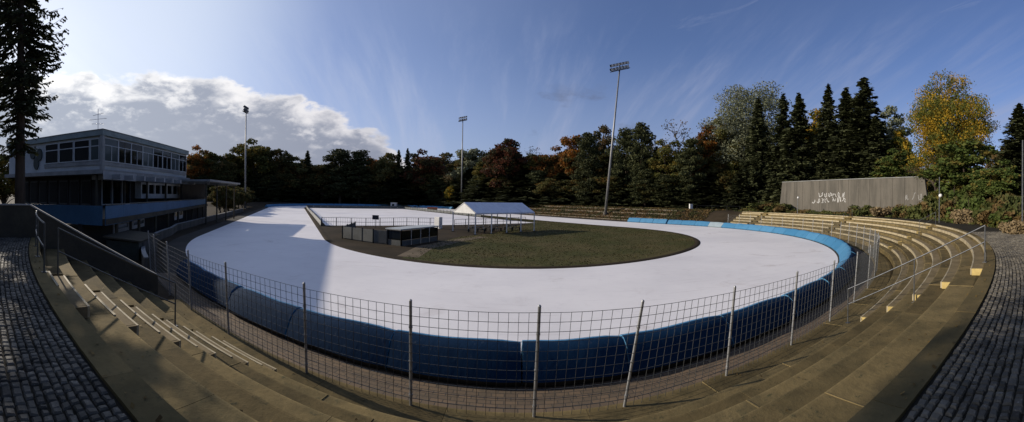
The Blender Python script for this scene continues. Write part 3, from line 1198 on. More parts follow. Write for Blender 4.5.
def clubhouse():
    e = empty('clubhouse', bp(10, 6, 0), 'grey flat roofed two storey clubhouse with a band of windows above a dark recess', 'building')
    L, D = 23.0, 17.0
    # upper block
    b = MB(); bbox(b, .25, L - .05, .25, D, 7.22, 11.0); b.build('wall', M['panel_grey'], e)
    b = MB(); bbox(b, -.12, L + .12, -.12, D + .2, 11.02, 11.62); r = b.build('roof', M['roof_edge'], e)
    b = MB(); bbox(b, -.18, L + .18, -.18, D + .3, 11.625, 11.70); b.build('roof_trim', M['slab_edge'], r)
    b = MB(); bbox(b, -.35, L + .2, -.35, D + .3, 6.72, 7.20); b.build('floor_slab', M['slab_edge'], e)
    # corner post
    b = MB(); bbox(b, -.06, .36, -.06, .36, 7.21, 11.01); b.build('corner_post', M['slab_edge'], e)
    # front windows: eight bays
    nb = 8
    bw = (L - .8) / nb
    for i in range(nb):
        u0 = .5 + i * bw
        f = MB()
        fw = .09
        z0, z1 = 8.15, 10.85
        for (a, c, zz0, zz1) in ((u0, u0 + fw, z0, z1), (u0 + bw - fw - .02, u0 + bw - .02, z0, z1), (u0 + fw, u0 + bw - fw - .02, z0, z0 + fw), (u0 + fw, u0 + bw - fw - .02, z1 - fw, z1), (u0 + fw, u0 + bw - fw - .02, 9.95, 10.03), (u0 + bw * .5 - .04, u0 + bw * .5 + .04, z0 + fw, 9.95)):
            bbox(f, a, c, .10, .24, zz0, zz1)
        fo = f.build('window', M['frame'], e)
        g = MB(); bbox(g, u0 + fw, u0 + bw - fw - .02, .16, .20, z0 + fw, z1 - fw); g.build('pane', M['glass_pale'] if i in (0, 3, 6) else M['glass'], fo)
    # end wall windows: four bays between the corner and the emblem
    vb = [.5, 1.9, 4.4, 6.9, 9.4]
    for i in range(4):
        v0, v1 = vb[i] + .04, vb[i + 1] - .04
        f = MB(); fw = .10; z0, z1 = 8.25, 10.75
        for (a, c, zz0, zz1) in ((v0, v0 + fw, z0, z1), (v1 - fw, v1, z0, z1), (v0 + fw, v1 - fw, z0, z0 + fw), (v0 + fw, v1 - fw, z1 - fw, z1), (v0 + fw, v1 - fw, 9.85, 9.95)):
            bbox(f, .10, .24, a, c, zz0, zz1)
        fo = f.build('window', M['frame'], e)
        g = MB(); bbox(g, .16, .20, v0 + fw, v1 - fw, z0 + fw, z1 - fw); g.build('pane', M['dark_glass'] if i else M['glass_pale'], fo)
    # pale sill band below the windows
    b = MB(); bbox(b, .12, .24, .4, 9.5, 7.75, 8.2); b.build('sill', M['slab_edge'], e)
    b = MB(); bbox(b, .4, L - .3, .12, .24, 7.7, 8.1); b.build('sill', M['slab_edge'], e)
    # dark three lobed emblem on the end wall
    b = MB()
    for (v, z, ra, rb) in ((10.45, 9.55, .52, .8), (11.75, 9.75, .52, .72), (11.05, 8.45, .50, .85)):
        n = 16
        vs = [bp(.23, v + ra * math.cos(2 * PI * k / n), z + rb * math.sin(2 * PI * k / n)) for k in range(n)]
        vs += [bp(.08, v + ra * math.cos(2 * PI * k / n), z + rb * math.sin(2 * PI * k / n)) for k in range(n)]
        b.add(vs, [tuple(range(n)), tuple(range(2 * n - 1, n - 1, -1))] + [(k, (k + 1) % n, n + (k + 1) % n, n + k) for k in range(n)])
    b.build('emblem', M['tarp'], e)
    # roof aerial
    b = MB()
    p = bp(1.2, 1.6, 11.7)
    b.tube([p, p + Vector((0, 0, 2.6))], .035, 6)
    for k, (h, w) in enumerate(((2.0, 1.6), (1.45, 2.1), (.9, 1.5))):
        a = .4 + .5 * k
        dv = Vector((math.cos(a), math.sin(a), .06)) * w / 2
        b.tube([p + Vector((0, 0, h)) - dv, p + Vector((0, 0, h)) + dv], .022, 5)
        for q in (-.8, -.3, .3, .8):
            c = p + Vector((0, 0, h)) + dv * q
            b.tube([c - Vector((-dv.y, dv.x, 0)) * .25, c + Vector((-dv.y, dv.x, 0)) * .25], .015, 4)
    b.build('aerial', M['alu'], e)
    # recessed middle storey
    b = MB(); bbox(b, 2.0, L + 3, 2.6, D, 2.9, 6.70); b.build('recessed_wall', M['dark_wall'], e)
    for i in range(7):
        v0 = 3.2 + i * 1.9
        f = MB()
        bbox(f, 1.9, 1.99, v0, v0 + 1.5, 3.1, 6.2)
        fo = f.build('window', M['dark_metal'], e)
        g = MB(); bbox(g, 1.86, 1.895, v0 + .1, v0 + 1.4, 3.3, 6.0); g.build('pane', M['dark_glass'], fo)
    for i in range(3):
        u0 = 3.2 + i * 2.2
        f = MB(); bbox(f, u0, u0 + 1.9, 2.48, 2.59, 3.1, 6.3); fo = f.build('window', M['frame'], e)
        g = MB(); bbox(g, u0 + .1, u0 + 1.8, 2.44, 2.475, 3.25, 6.2); g.build('pane', M['glass'], fo)
    # white framed strip of seven small windows under the far half
    b = MB(); bbox(b, 10.6, 24.4, 1.4, 2.43, 3.9, 4.55); bbox(b, 10.6, 24.4, 1.4, 2.43, 5.85, 6.14)
    for i in range(8):
        u0 = 10.6 + i * (13.8 - .3) / 7
        bbox(b, u0, u0 + .3, 1.45, 2.42, 4.552, 5.848)
    ws = b.build('window_strip', M['frame'], e)
    for i in range(7):
        u0 = 10.92 + i * (13.8 - .3) / 7
        g = MB(); bbox(g, u0, u0 + 1.58, 1.62, 1.68, 4.555, 5.845); g.build('pane', M['glass'], ws)
    # columns
    for u in (0.2, 5.8, 11.4, 17, 22.6):
        b = MB(); bbox(b, u, u + .22, .9, 1.12, 2.76, 6.7); b.build('column', M['dark_concrete'], e)
    b = MB(); bbox(b, -.34, 6.5, -.42, -.36, 6.1, 7.0); b.build('white_board', M['board_pale'], e)
    # little beams under the slab
    for i in range(9):
        b = MB(); u = 1.2 + i * 2.6; bbox(b, u, u + .35, -1.6, 2.5, 6.15, 6.69); b.build('beam', M['board_pale'], e)
    # terrace deck and ground floor
    b = MB()
    P = [Vector((-22.4, 11.0, 0)), Vector((-52.0, 47.0, 0)), bp(30, 3, 0), bp(0, 17, 0), Vector((-30, 6.0, 0))]
    b.slab([(p.x, p.y) for p in P], 2.35, 2.75)
    b.build('terrace_deck', M['dark_concrete'], e)
    return e


CLUB = clubhouse()


def blue_parapet():
    e = empty('blue_balustrade', Vector((-30, 20, 2.4)), 'long dull blue sheeted balustrade in front of the clubhouse terrace', 'balustrade')
    P0, P1 = Vector((-22.6, 10.8, 0)), Vector((-52.5, 46.7, 0))
    Pm = Vector((-29.5, 5.8, 0))
    d = (P1 - P0).normalized(); nrm = Vector((d.y, -d.x, 0))
    n = 14
    for i in range(n):
        a = P0.lerp(P1, i / n) + nrm * .2; c = P0.lerp(P1, (i + 1) / n) + nrm * .2
        b = MB(); b.tone = random.random()
        b.slab([a + d * .01, a + d * .01 + nrm * .05, c - d * .01 + nrm * .05, c - d * .01], 2.3, 3.66 + .02 * (i % 2))
        b.build('panel', M['blue_fascia'], e)
    for i in range(4):
        a = P0.lerp(Pm, i / 4); c = P0.lerp(Pm, (i + 1) / 4)
        b = MB(); b.bar(a + Vector((0, 0, 2.98)), c + Vector((0, 0, 2.98)), .05, 1.36); b.build('panel', M['blue_fascia'], e)
    b = MB(); b.bar(P0 + nrm * .22 + Vector((0, 0, 3.74)), P1 + nrm * .22 + Vector((0, 0, 3.74)), .08, .06)
    b.build('top_rail', M['rail_dark'], e)
    # ground floor below: dark front with pale windows
    e2 = empty('lower_storey', Vector((-36, 28, 0)), 'dark ground floor under the blue balustrade with a pale pair of windows', 'building')
    a = P0 - nrm * 1.6; c = P1 - nrm * 1.6
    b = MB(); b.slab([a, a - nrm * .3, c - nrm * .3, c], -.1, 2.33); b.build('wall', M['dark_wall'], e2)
    for (t0, t1, z0, z1, m) in ((.60, .655, .8, 2.1, 'white_paint'), (.665, .72, .8, 2.1, 'white_paint'), (.12, .2, 1.1, 1.9, 'board_pale'), (.22, .3, 1.1, 1.9, 'frame')):
        p, q = a.lerp(c, t0) + nrm * .003, a.lerp(c, t1) + nrm * .003
        b = MB(); b.slab([p, p + nrm * .08, q + nrm * .08, q], z0, z1); f = b.build('window', M[m], e2)
        p2, q2 = p.lerp(q, .08) + nrm * .085, p.lerp(q, .92) + nrm * .085
        b = MB(); b.slab([p2, p2 + nrm * .02, q2 + nrm * .02, q2], z0 + (z1 - z0) * .42, z1 - .12); b.build('pane', M['glass_pale'], f)
    for k in range(9):
        p = P0.lerp(P1, (k + .5) / 9)
        b = MB(); b.tube([p + Vector((0, 0, -.1)), p + Vector((0, 0, 2.34))], .14, 8); b.build('column', M['dark_concrete'], e2)


blue_parapet()


def canopy():
    e0 = Vector((-47.6, 51.4, 0)); d = BU
    e = empty('canopy', e0 - d * 12, 'flat concrete canopy on columns running on from the clubhouse beside the left straight', 'canopy')
    back = BV
    n0 = e0 - d * 16.5
    b = MB()
    P = [n0, e0, e0 + back * 8, n0 + back * 5]
    b.slab([(p.x, p.y) for p in (P[0], P[1], P[2], P[3])], 6.52, 6.82)
    b.build('roof', M['slab_edge'], e)
    for k in range(4):
        p = e0 - d * (1.0 + k * 4.9) + back * .9
        b = MB(); b.tube([p + Vector((0, 0, -.1)), p + Vector((0, 0, 6.51))], .12, 8); b.build('column', M['dark_concrete'], e)
        b = MB(); b.bar(p - back * .5 + Vector((0, 0, 6.37)), p + back * 4 + Vector((0, 0, 6.37)), .24, .26); b.build('beam', M['slab_edge'], e)
    b = MB()
    q0, q1 = e0 - d * 14 + back * 5.8, e0 - d * .3 + back * 7.0
    b.slab([q0, q0 + back * .3, q1 + back * .3, q1], -.1, 6.5)
    b.build('back_wall', M['dark_wall'], e)


canopy()


def tarp_shed():
    p = sight(134, 27, 0)
    e = empty('storage_shed', p, 'low dark storage shed with a pale edged roof below the clubhouse terrace', 'shed')
    u = Vector((.82, .57, 0)); v = Vector((-.57, .82, 0))
    u, v = Vector((-.63, .78, 0)), Vector((-.78, -.63, 0))
    c = p
    q = [c - u * 2.2 - v * 1.2, c + u * 2.2 - v * 1.2, c + u * 2.2 + v * 1.2, c - u * 2.2 + v * 1.2]
    b = MB(); b.slab([(x.x, x.y) for x in q], -.05, 1.25); b.build('body', M['tarp'], e)
    q = [c - u * 2.4 - v * 1.4, c + u * 2.4 - v * 1.4, c + u * 2.4 + v * 1.4, c - u * 2.4 + v * 1.4]
    b = MB(); b.slab([(x.x, x.y) for x in q], [1.26, 1.26, 1.45, 1.45], [1.36, 1.36, 1.55, 1.55]); b.build('roof', M['dark_concrete'], e)
    for k in range(3):
        a = c - v * 1.215 + u * (-1.4 + 1.3 * k)
        b = MB(); b.slab([a, a - v * .02, a + u * .9 - v * .02, a + u * .9], .1, 1.15); b.build('door', M['dark_metal'], e)


tarp_shed()

# ------------------------------------------------------------------ floodlight masts
def mast(px, d, ybase, ytop, tilt, face, nl, label, headw):
    az = (px - 512) / PXR
    base = sight(px, d, 0)
    base.z = ground_z(base.x, base.y)
    H_ = top_z(px, d, ytop) - base.z
    e = empty('floodlight_mast', base, label, 'floodlight mast', 'floodlight masts round the oval')
    side = Vector((math.cos(az), -math.sin(az), 0))
    tip = base + Vector((0, 0, H_)) + side * (H_ * math.tan(rad(tilt)))
    b = MB(); b.tube([base, base.lerp(tip, .5), tip], [.36, .27, .17], 12); b.build('pole', M['mast'], e, smooth=True)
    b = MB(); b.tube([base, base + Vector((0, 0, .7))], [.6, .55], 12); b.build('base', M['concrete'], e)
    ax = Vector((math.cos(face), math.sin(face),   .36 if tilt else .12)).normalized()
    fw = Vector((math.sin(face), -math.cos(face), -.35)).normalized()
    b = MB()
    for h in (.25, 1.25):
        b.bar(tip - ax * headw / 2 + Vector((0, 0, h - .3)), tip + ax * headw / 2 + Vector((0, 0, h - .3)), .12)
    b.bar(tip - Vector((0, 0, .4)), tip + Vector((0, 0, 1.3)), .2)
    for q in (-.45, -.15, .15, .45):
        b.bar(tip + ax * headw * q + Vector((0, 0, -.1)), tip + ax * headw * q + Vector((0, 0, 1.0)), .08)
    b.bar(tip - ax * headw * .5 + Vector((0, 0, -.35)) + fw * .3, tip + ax * headw * .5 + Vector((0, 0, -.35)) + fw * .3, .9, .05)
    for row in range(2):
        cz = Vector((0, 0, .12 + row * 1.0)) - fw * .16
        b.bar(tip - ax * headw / 2 + cz, tip + ax * headw / 2 + cz, .05, .62)
    b.build('lamp_rack', M['lamp'], e)
    for row in range(2):
        for k in range(nl):
            c = tip + ax * headw * ((k + .5) / nl - .5) * .96 + Vector((0, 0, .12 + row * 1.0))
            b = MB(); b.tube([c - fw * .1, c + fw * .12, c + fw * .30], [.16, .32, .36], 10); l = b.build('lamp', M['lamp'], e)
            b = MB(); b.tube([c + fw * .302, c + fw * .31], [.34, .33], 10); b.build('reflector', M['lamp_glass'], l)


mast(605.5, 92, 209, 68, 4.7, rad(8), 6, 'tallest leaning floodlight mast with two rows of lamps in front of the dark pines', 5.6)
mast(461.5, 159, 207, 120, 0, rad(-12), 4, 'slim floodlight mast standing left of the white tent', 3.9)
mast(245, 126, 207, 111, 0, rad(-80), 4, 'left floodlight mast rising beside the end of the canopy', 3.0)


def lamp_post(px, d, ytop, label, ball=None, arms=0):
    p = sight(px, d, 0); p.z = ground_z(p.x, p.y) - .05
    e = empty('lamp_post', p, label, 'lamp post')
    zt_ = top_z(px, d, ytop)
    b = MB(); b.tube([p, (p.x, p.y, zt_)], [.07, .05], 8); b.build('pole', M['steel'], e)
    if ball:
        zb = top_z(px, d, ball)
        b = MB()
        c = Vector((p.x, p.y - .12, zb))
        rings = [(c + Vector((0, 0, .19 * math.cos(PI * k / 8)))) for k in range(9)]
        b.tube(rings, [max(.19 * math.sin(PI * k / 8), .01) for k in range(9)], 12); b.build('lamp_shade', M['white_paint'], e, smooth=True)
        b = MB(); b.bar((p.x, p.y, zb - .2), (p.x, p.y - .12, zb - .17), .04); b.build('bracket', M['steel'], e)
    if arms:
        b = MB(); b.bar((p.x - .7, p.y, zt_), (p.x + .7, p.y, zt_ + .1), .1); b.build('arm', M['steel'], e)
        for s_ in (-1, 1):
            b = MB(); b.box(p.x + s_ * .7 - .25, p.x + s_ * .7 + .25, p.y - .25, p.y + .25, zt_ - .1, zt_ + .14); b.build('lamp', M['lamp_glass'], e)


lamp_post(478.5, 150, 186, 'short lamp post with a pair of lights behind the white tent', arms=1)
lamp_post(475, 152, 189, 'thin bare pole beside the twin light lamp post')
lamp_post(797.6, 66, 196, 'thin post with a small white ball lamp before the left half of the graffiti wall', ball=197.7)
lamp_post(939.3, 37, 177, 'tall post with a white ball lamp right of the graffiti wall', ball=195.6)
lamp_post(1022.5, 26, 140, 'plain steel pole at the right edge in front of the spruce')

# ------------------------------------------------------------------ graffiti wall
def graffiti_wall():
    P0, P1 = sight(779, 78, 0), sight(930, 58, 0)
    e = empty('graffiti_wall', P0.lerp(P1, .5), 'long bare concrete wall with white graffiti standing above the stand', 'wall')
    d = (P1 - P0); L = d.length; d.normalize()
    n = Vector((d.y, -d.x, 0))
    if n.dot(-P0) < 0: n = -n                                   # towards the camera
    zb, zt_ = 2.2, 9.0
    b = MB()
    segs = 15
    for i in range(segs):
        a = P0 + d * (L * i / segs + .02); c = P0 + d * (L * (i + 1) / segs - .02)
        b.tone = random.random()
        a0 = a + d * (.0 if i else -.0); a1 = a + d * (.9 if i == 0 else 0); c1 = c - d * (1.0 if i == segs - 1 else 0)
        dz = 0
        vs = [a0, c, c - n * .5, a0 - n * .5]
        ts = [a1, c1, c1 - n * .5, a1 - n * .5]
        vv = [(p.x, p.y, zb) for p in vs] + [(p.x, p.y, zt_) for p in ts]
        b.add(vv, [(0, 1, 2, 3), (7, 6, 5, 4), (0, 4, 5, 1), (1, 5, 6, 2), (2, 6, 7, 3), (3, 7, 4, 0)])
    b.build('wall_body', M['concrete'], e)
    b = MB(); b.bar(P0 + d * .95 + n * .03 - n * .25 + Vector((0, 0, zt_ + .06)), P1 - d * 1.05 - n * .22 + Vector((0, 0, zt_ + .06)), .62, .12)
    b.build('coping', M['slab_edge'], e)
    # board marks
    # sprayed letters: loose strokes in two rows
    R = random.Random(11)
    b = MB()
    def U(px):     # distance along the wall for a picture column
        az = (px - 512) / PXR; t = Vector((math.sin(az), math.cos(az), 0))
        # solve P0 + d u = t k
        det = d.x * (-t.y) - (-t.x) * d.y
        return ((-P0.x) * (-t.y) - (-t.x) * (-P0.y)) / det
    def stroke(pts, w):
        prev = None
        for (u, z), (u2, z2) in zip(pts[:-1], pts[1:]):
            p = P0 + d * u + n * .012 + Vector((0, 0, z)); q = P0 + d * u2 + n * .012 + Vector((0, 0, z2))
            b.bar(p, q, w, .012, up=n)
    def glyph(u, z, w, h):
        th = .105
        kx = [(.1 + .8 * i / 5 + R.uniform(-.22, .22), R.choice((R.uniform(0, .3), R.uniform(.65, 1.05)))) for i in range(6)]
        pts = []
        for i in range(len(kx) - 1):
            (x0, y0), (x1, y1) = kx[i], kx[i + 1]
            bx, by = R.uniform(-.2, .2), R.uniform(-.1, .1)
            for q in range(4):
                f = q / 4
                pts.append((x0 + (x1 - x0) * f + bx * math.sin(PI * f), y0 + (y1 - y0) * (f * f * (3 - 2 * f)) + by * math.sin(PI * f)))
        pts.append(kx[-1])
        stroke([(u + x * w, z + y * h) for x, y in pts], th * R.uniform(.8, 1.25))
    u0, u1, ua, ub = U(812), U(846), U(819), U(846)
    dist = lambda u: (P0 + d * u).length
    zz = lambda u, py: EYE + (HOR + 4.9 - py) * dist(u) / PXR
    u = u0
    while u < u1:
        w = R.uniform(.8, 1.3); glyph(u, zz(u, 203.4 - 1.4 * (u - u0) / (u1 - u0)), w, 1.0 * R.uniform(.8, 1.1)); u += w + .18
    u = ua
    while u < ub:
        w = R.uniform(.7, 1.2); glyph(u, zz(u, 197.4), w, 1.0 * R.uniform(.7, 1.1)); u += w + .2
    b.build('graffiti', mat('spray_paint', (.55, .54, .52), (.45, .44, .42), scale=2, fine=4, rough=.7), e)
    b = MB()
    u = U(905)
    while u < U(921):
        w = R.uniform(.7, 1.1); glyph(u, zz(u, 200.5), w, R.uniform(.8, 1.6)); u += w + .35
    b.build('graffiti', mat('faded_spray_paint', (.27, .265, .25), (.23, .22, .2), scale=2, fine=4, rough=.8), e)


graffiti_wall()

# ------------------------------------------------------------------ infield furniture
def tent():
    A0 = Vector((-4.5, 45.0, 0)); u = Vector((.742, .670, 0)); v = Vector((-.670, .742, 0))
    L, W, he, hr = 10.4, 5.1, 2.72, 4.0
    e = empty('party_tent', A0 + u * 5.2 + v * 2.5, 'open sided white party tent with a ridged roof on the infield', 'tent')
    def P(a, c, z): return A0 + u * a + v * c + Vector((0, 0, z))
    for i in range(4):
        a0, a1 = i * L / 4 + .02, (i + 1) * L / 4 - .02
        for side in (0, 1):
            b = MB()
            c0, c1 = (-.1, W / 2) if side == 0 else (W / 2, W + .1)
            z0, z1 = (he - .03, hr) if side == 0 else (hr, he - .03)
            vs = [P(a0, c0, z0), P(a1, c0, z0), P(a1, c1, z1), P(a0, c1, z1)]
            vs += [x + Vector((0, 0, .03)) for x in vs]
            b.add(vs, [(0, 3, 2, 1), (4, 5, 6, 7), (0, 1, 5, 4), (1, 2, 6, 5), (2, 3, 7, 6), (3, 0, 4, 7)])
            if side == 0:
                b.slab([P(a0, -.12, 0), P(a1, -.12, 0), P(a1, -.09, 0), P(a0, -.09, 0)], he - .18, he)
            b.build('roof_panel', M['pvc'], e)
    for a in (.0, L):
        b = MB()
        vs = [P(a, 0, he - .1), P(a, W, he - .1), P(a, W / 2, hr - .02)]
        vs += [x + u * .03 for x in vs]
        b.add(vs, [(0, 1, 2), (5, 4, 3), (0, 3, 4, 1), (1, 4, 5, 2), (2, 5, 3, 0)])
        b.build('gable', M['white_paint'], e)
    for i in range(5):
        for c in (0.0, W):
            p = P(i * L / 4, c, 0)
            b = MB(); b.bar(p, p + Vector((0, 0, he)), .14); b.build('leg', M['white_paint'], e)
            b = MB(); b.box(p.x - .2, p.x + .2, p.y - .2, p.y + .2, .02, .10); b.build('foot_weight', M['dark_metal'], e)
        b = MB(); b.bar(P(i * L / 4, 0, he - .05), P(i * L / 4, W / 2, hr - .06), .07); b.bar(P(i * L / 4, W, he - .05), P(i * L / 4, W / 2, hr - .06), .07)
        b.build('rafter', M['alu'], e)
    b = MB(); b.bar(P(0, 0, he - .06), P(L, 0, he - .06), .07); b.bar(P(0, W, he - .06), P(L, W, he - .06), .07); b.bar(P(0, W / 2, hr - .08), P(L, W / 2, hr - .08), .07)
    b.build('purlin', M['alu'], e)
    # beer tables and benches under it
    def table(c, lab):
        t = empty('trestle_table', c, lab, 'table', 'dark trestle tables under the tent')
        b = MB(); b.bar(c + u * -1.0 + Vector((0, 0, .76)), c + u * 1.0 + Vector((0, 0, .76)), .7, .05); b.build('tabletop', M['dark_metal'], t)
        for s_ in (-.7, .7):
            b = MB()
            b.bar(c + u * s_ - v * .25, c + u * s_ + v * .1 + Vector((0, 0, .73)), .05); b.bar(c + u * s_ + v * .25, c + u * s_ - v * .1 + Vector((0, 0, .73)), .05)
            b.build('leg', M['dark_metal'], t)
        for k in (-1, 1):
            cc = c + v * .75 * k
            t2 = empty('trestle_bench', cc, 'dark trestle bench pulled up to a table under the tent', 'bench', 'dark trestle benches under the tent')
            b = MB(); b.bar(cc + u * -1.0 + Vector((0, 0, .46)), cc + u * 1.0 + Vector((0, 0, .46)), .26, .04); b.build('seat', M['dark_metal'], t2)
            for s_ in (-.75, .75):
                b = MB(); b.bar(cc + u * s_, cc + u * s_ + Vector((0, 0, .44)), .2, .04); b.build('leg', M['dark_metal'], t2)
    table(P(2.0, 2.4, .03), 'dark trestle table at the left end under the white tent')
    table(P(5.2, 2.8, .03), 'dark trestle table in the middle under the white tent')
    table(P(8.4, 2.4, .03), 'dark trestle table at the right end under the white tent')


tent()


def mesh_fence(name, pts, h, label, bays, wire=.02, board=0.0, mboard='grey_board', sp=.35):
    """low infield fence along a polyline"""
    e = empty(name, Vector(pts[0]), label, 'fence')
    for (p, q), nb in zip(zip(pts[:-1], pts[1:]), bays):
        p, q = Vector(p), Vector(q)
        for i in range(nb + 1):
            c = p.lerp(q, i / nb)
            if i == nb and (q - Vector(pts[-1])).length > .01: continue
            b = MB(); b.bar(c, c + Vector((0, 0, h)), .08); b.build('post', M['dark_metal'], e)
        b = MB()
        for z in (h - .03, h * .5 if board < h * .5 else board + .05):
            b.bar(p + Vector((0, 0, z)), q + Vector((0, 0, z)), .05)
        b.build('rail', M['dark_metal'], e)
        if board:
            for i in range(nb):
                a, c = p.lerp(q, (i + .04) / nb), p.lerp(q, (i + .96) / nb)
                b = MB(); b.bar(a + Vector((0, 0, .05 + board / 2)), c + Vector((0, 0, .05 + board / 2)), .05, board); b.build('board', M[mboard], e)
        else:
            b = MB()
            L = (q - p).length
            for k in range(1, int(L / sp)):
                c = p.lerp(q, k * sp / L)
                b.bar(c + Vector((0, 0, .1)), c + Vector((0, 0, h - .05)), .014)
            b.build('infill_bars', M['dark_metal'], e)
    return e


mesh_fence('rink_fence', [ov(15.6, -22.3, .03), ov(14.5, -15.8, .03), ov(15.8, -9, .03), ov(13.5, -4, .03)], 1.35,
           'dark railing fence across the infield in front of the inner rink', [3, 3, 3])
mesh_fence('rink_fence', [ov(16, -22.4, .03), ov(99, -22.4, .03)], 1.05, 'long low boarded fence down the left side of the inner rink', [26], board=.75, mboard='board_pale')
mesh_fence('rink_fence', [ov(99, -22.3, .03), ov(99, 15.9, .03)], 1.15, 'low grey boards across the far end of the inner rink', [14], board=.95, mboard='grey_board')
mesh_fence('rink_fence', [ov(99, 16.0, .03), ov(40, 17.8, .03)], 1.05, 'long low boarded fence down the right side of the inner rink', [24], board=.7, mboard='grey_board')
mesh_fence('rink_fence', [ov(12, -2.5, .03), ov(14, 6, .03), ov(16.3, 14, .03)], 1.25, 'dark railing fence behind the white tent', [4, 4])


def glass_booth():
    # grey walled enclosure left of the white box
    q = [ov(-.2, -21.2), ov(-4.2, -18.7), ov(-5.4, -17.6), ov(2.6, -14.0), ov(6.0, -18.8)]
    e = empty('team_bench_enclosure', (q[0] + q[2]) / 2, 'grey boarded team enclosure with posts on the infield, its roof missing', 'enclosure')
    for (p, r, nb) in ((q[0], q[1], 3), (q[1], q[2], 1), (q[0], q[4], 3)):
        for i in range(nb):
            a, c = p.lerp(r, (i + .03) / nb), p.lerp(r, (i + .97) / nb)
            b = MB(); b.bar(a + Vector((0, 0, .72)), c + Vector((0, 0, .72)), .06, 1.2); b.build('panel', M['mid_board'], e)
        for i in range(nb + 1):
            c = p.lerp(r, i / nb)
            b = MB(); b.bar(c + Vector((0, 0, .02)), c + Vector((0, 0, 1.42)), .1); b.build('post', M['dark_metal'], e)
    # roofed glazed booth
    c0 = sight(387.5, 34.6, 0); c1 = sight(402, 33.4, 0); c2 = sight(438, 38.2, 0); c3 = c2 + (c0 - c1)
    e = empty('glazed_booth', (c0 + c2) / 2, 'low glazed booth with a flat grey roof beside the white box', 'booth')
    cs = [c0, c1, c2, c3]
    b = MB(); b.slab([(c.x, c.y) for c in [x + (x - (c0 + c2) / 2) * .06 for x in cs]], 1.5, 1.6); b.build('roof', M['panel_grey'], e)
    for a, c, nb in ((c0, c1, 1), (c1, c2, 4), (c2, c3, 1)):
        for i in range(nb + 1):
            p = a.lerp(c, i / nb)
            b = MB(); b.bar(p + Vector((0, 0, .02)), p + Vector((0, 0, 1.5)), .08); b.build('post', M['alu'], e)
        for i in range(nb):
            p, r = a.lerp(c, (i + .05) / nb), a.lerp(c, (i + .95) / nb)
            b = MB(); b.bar(p + Vector((0, 0, .28)), r + Vector((0, 0, .28)), .05, .5); b.build('panel', M['mid_board'], e)
            b = MB(); b.bar(p + Vector((0, 0, .98)), r + Vector((0, 0, .98)), .02, .86); b.build('pane', M['glass'], e)


glass_booth()


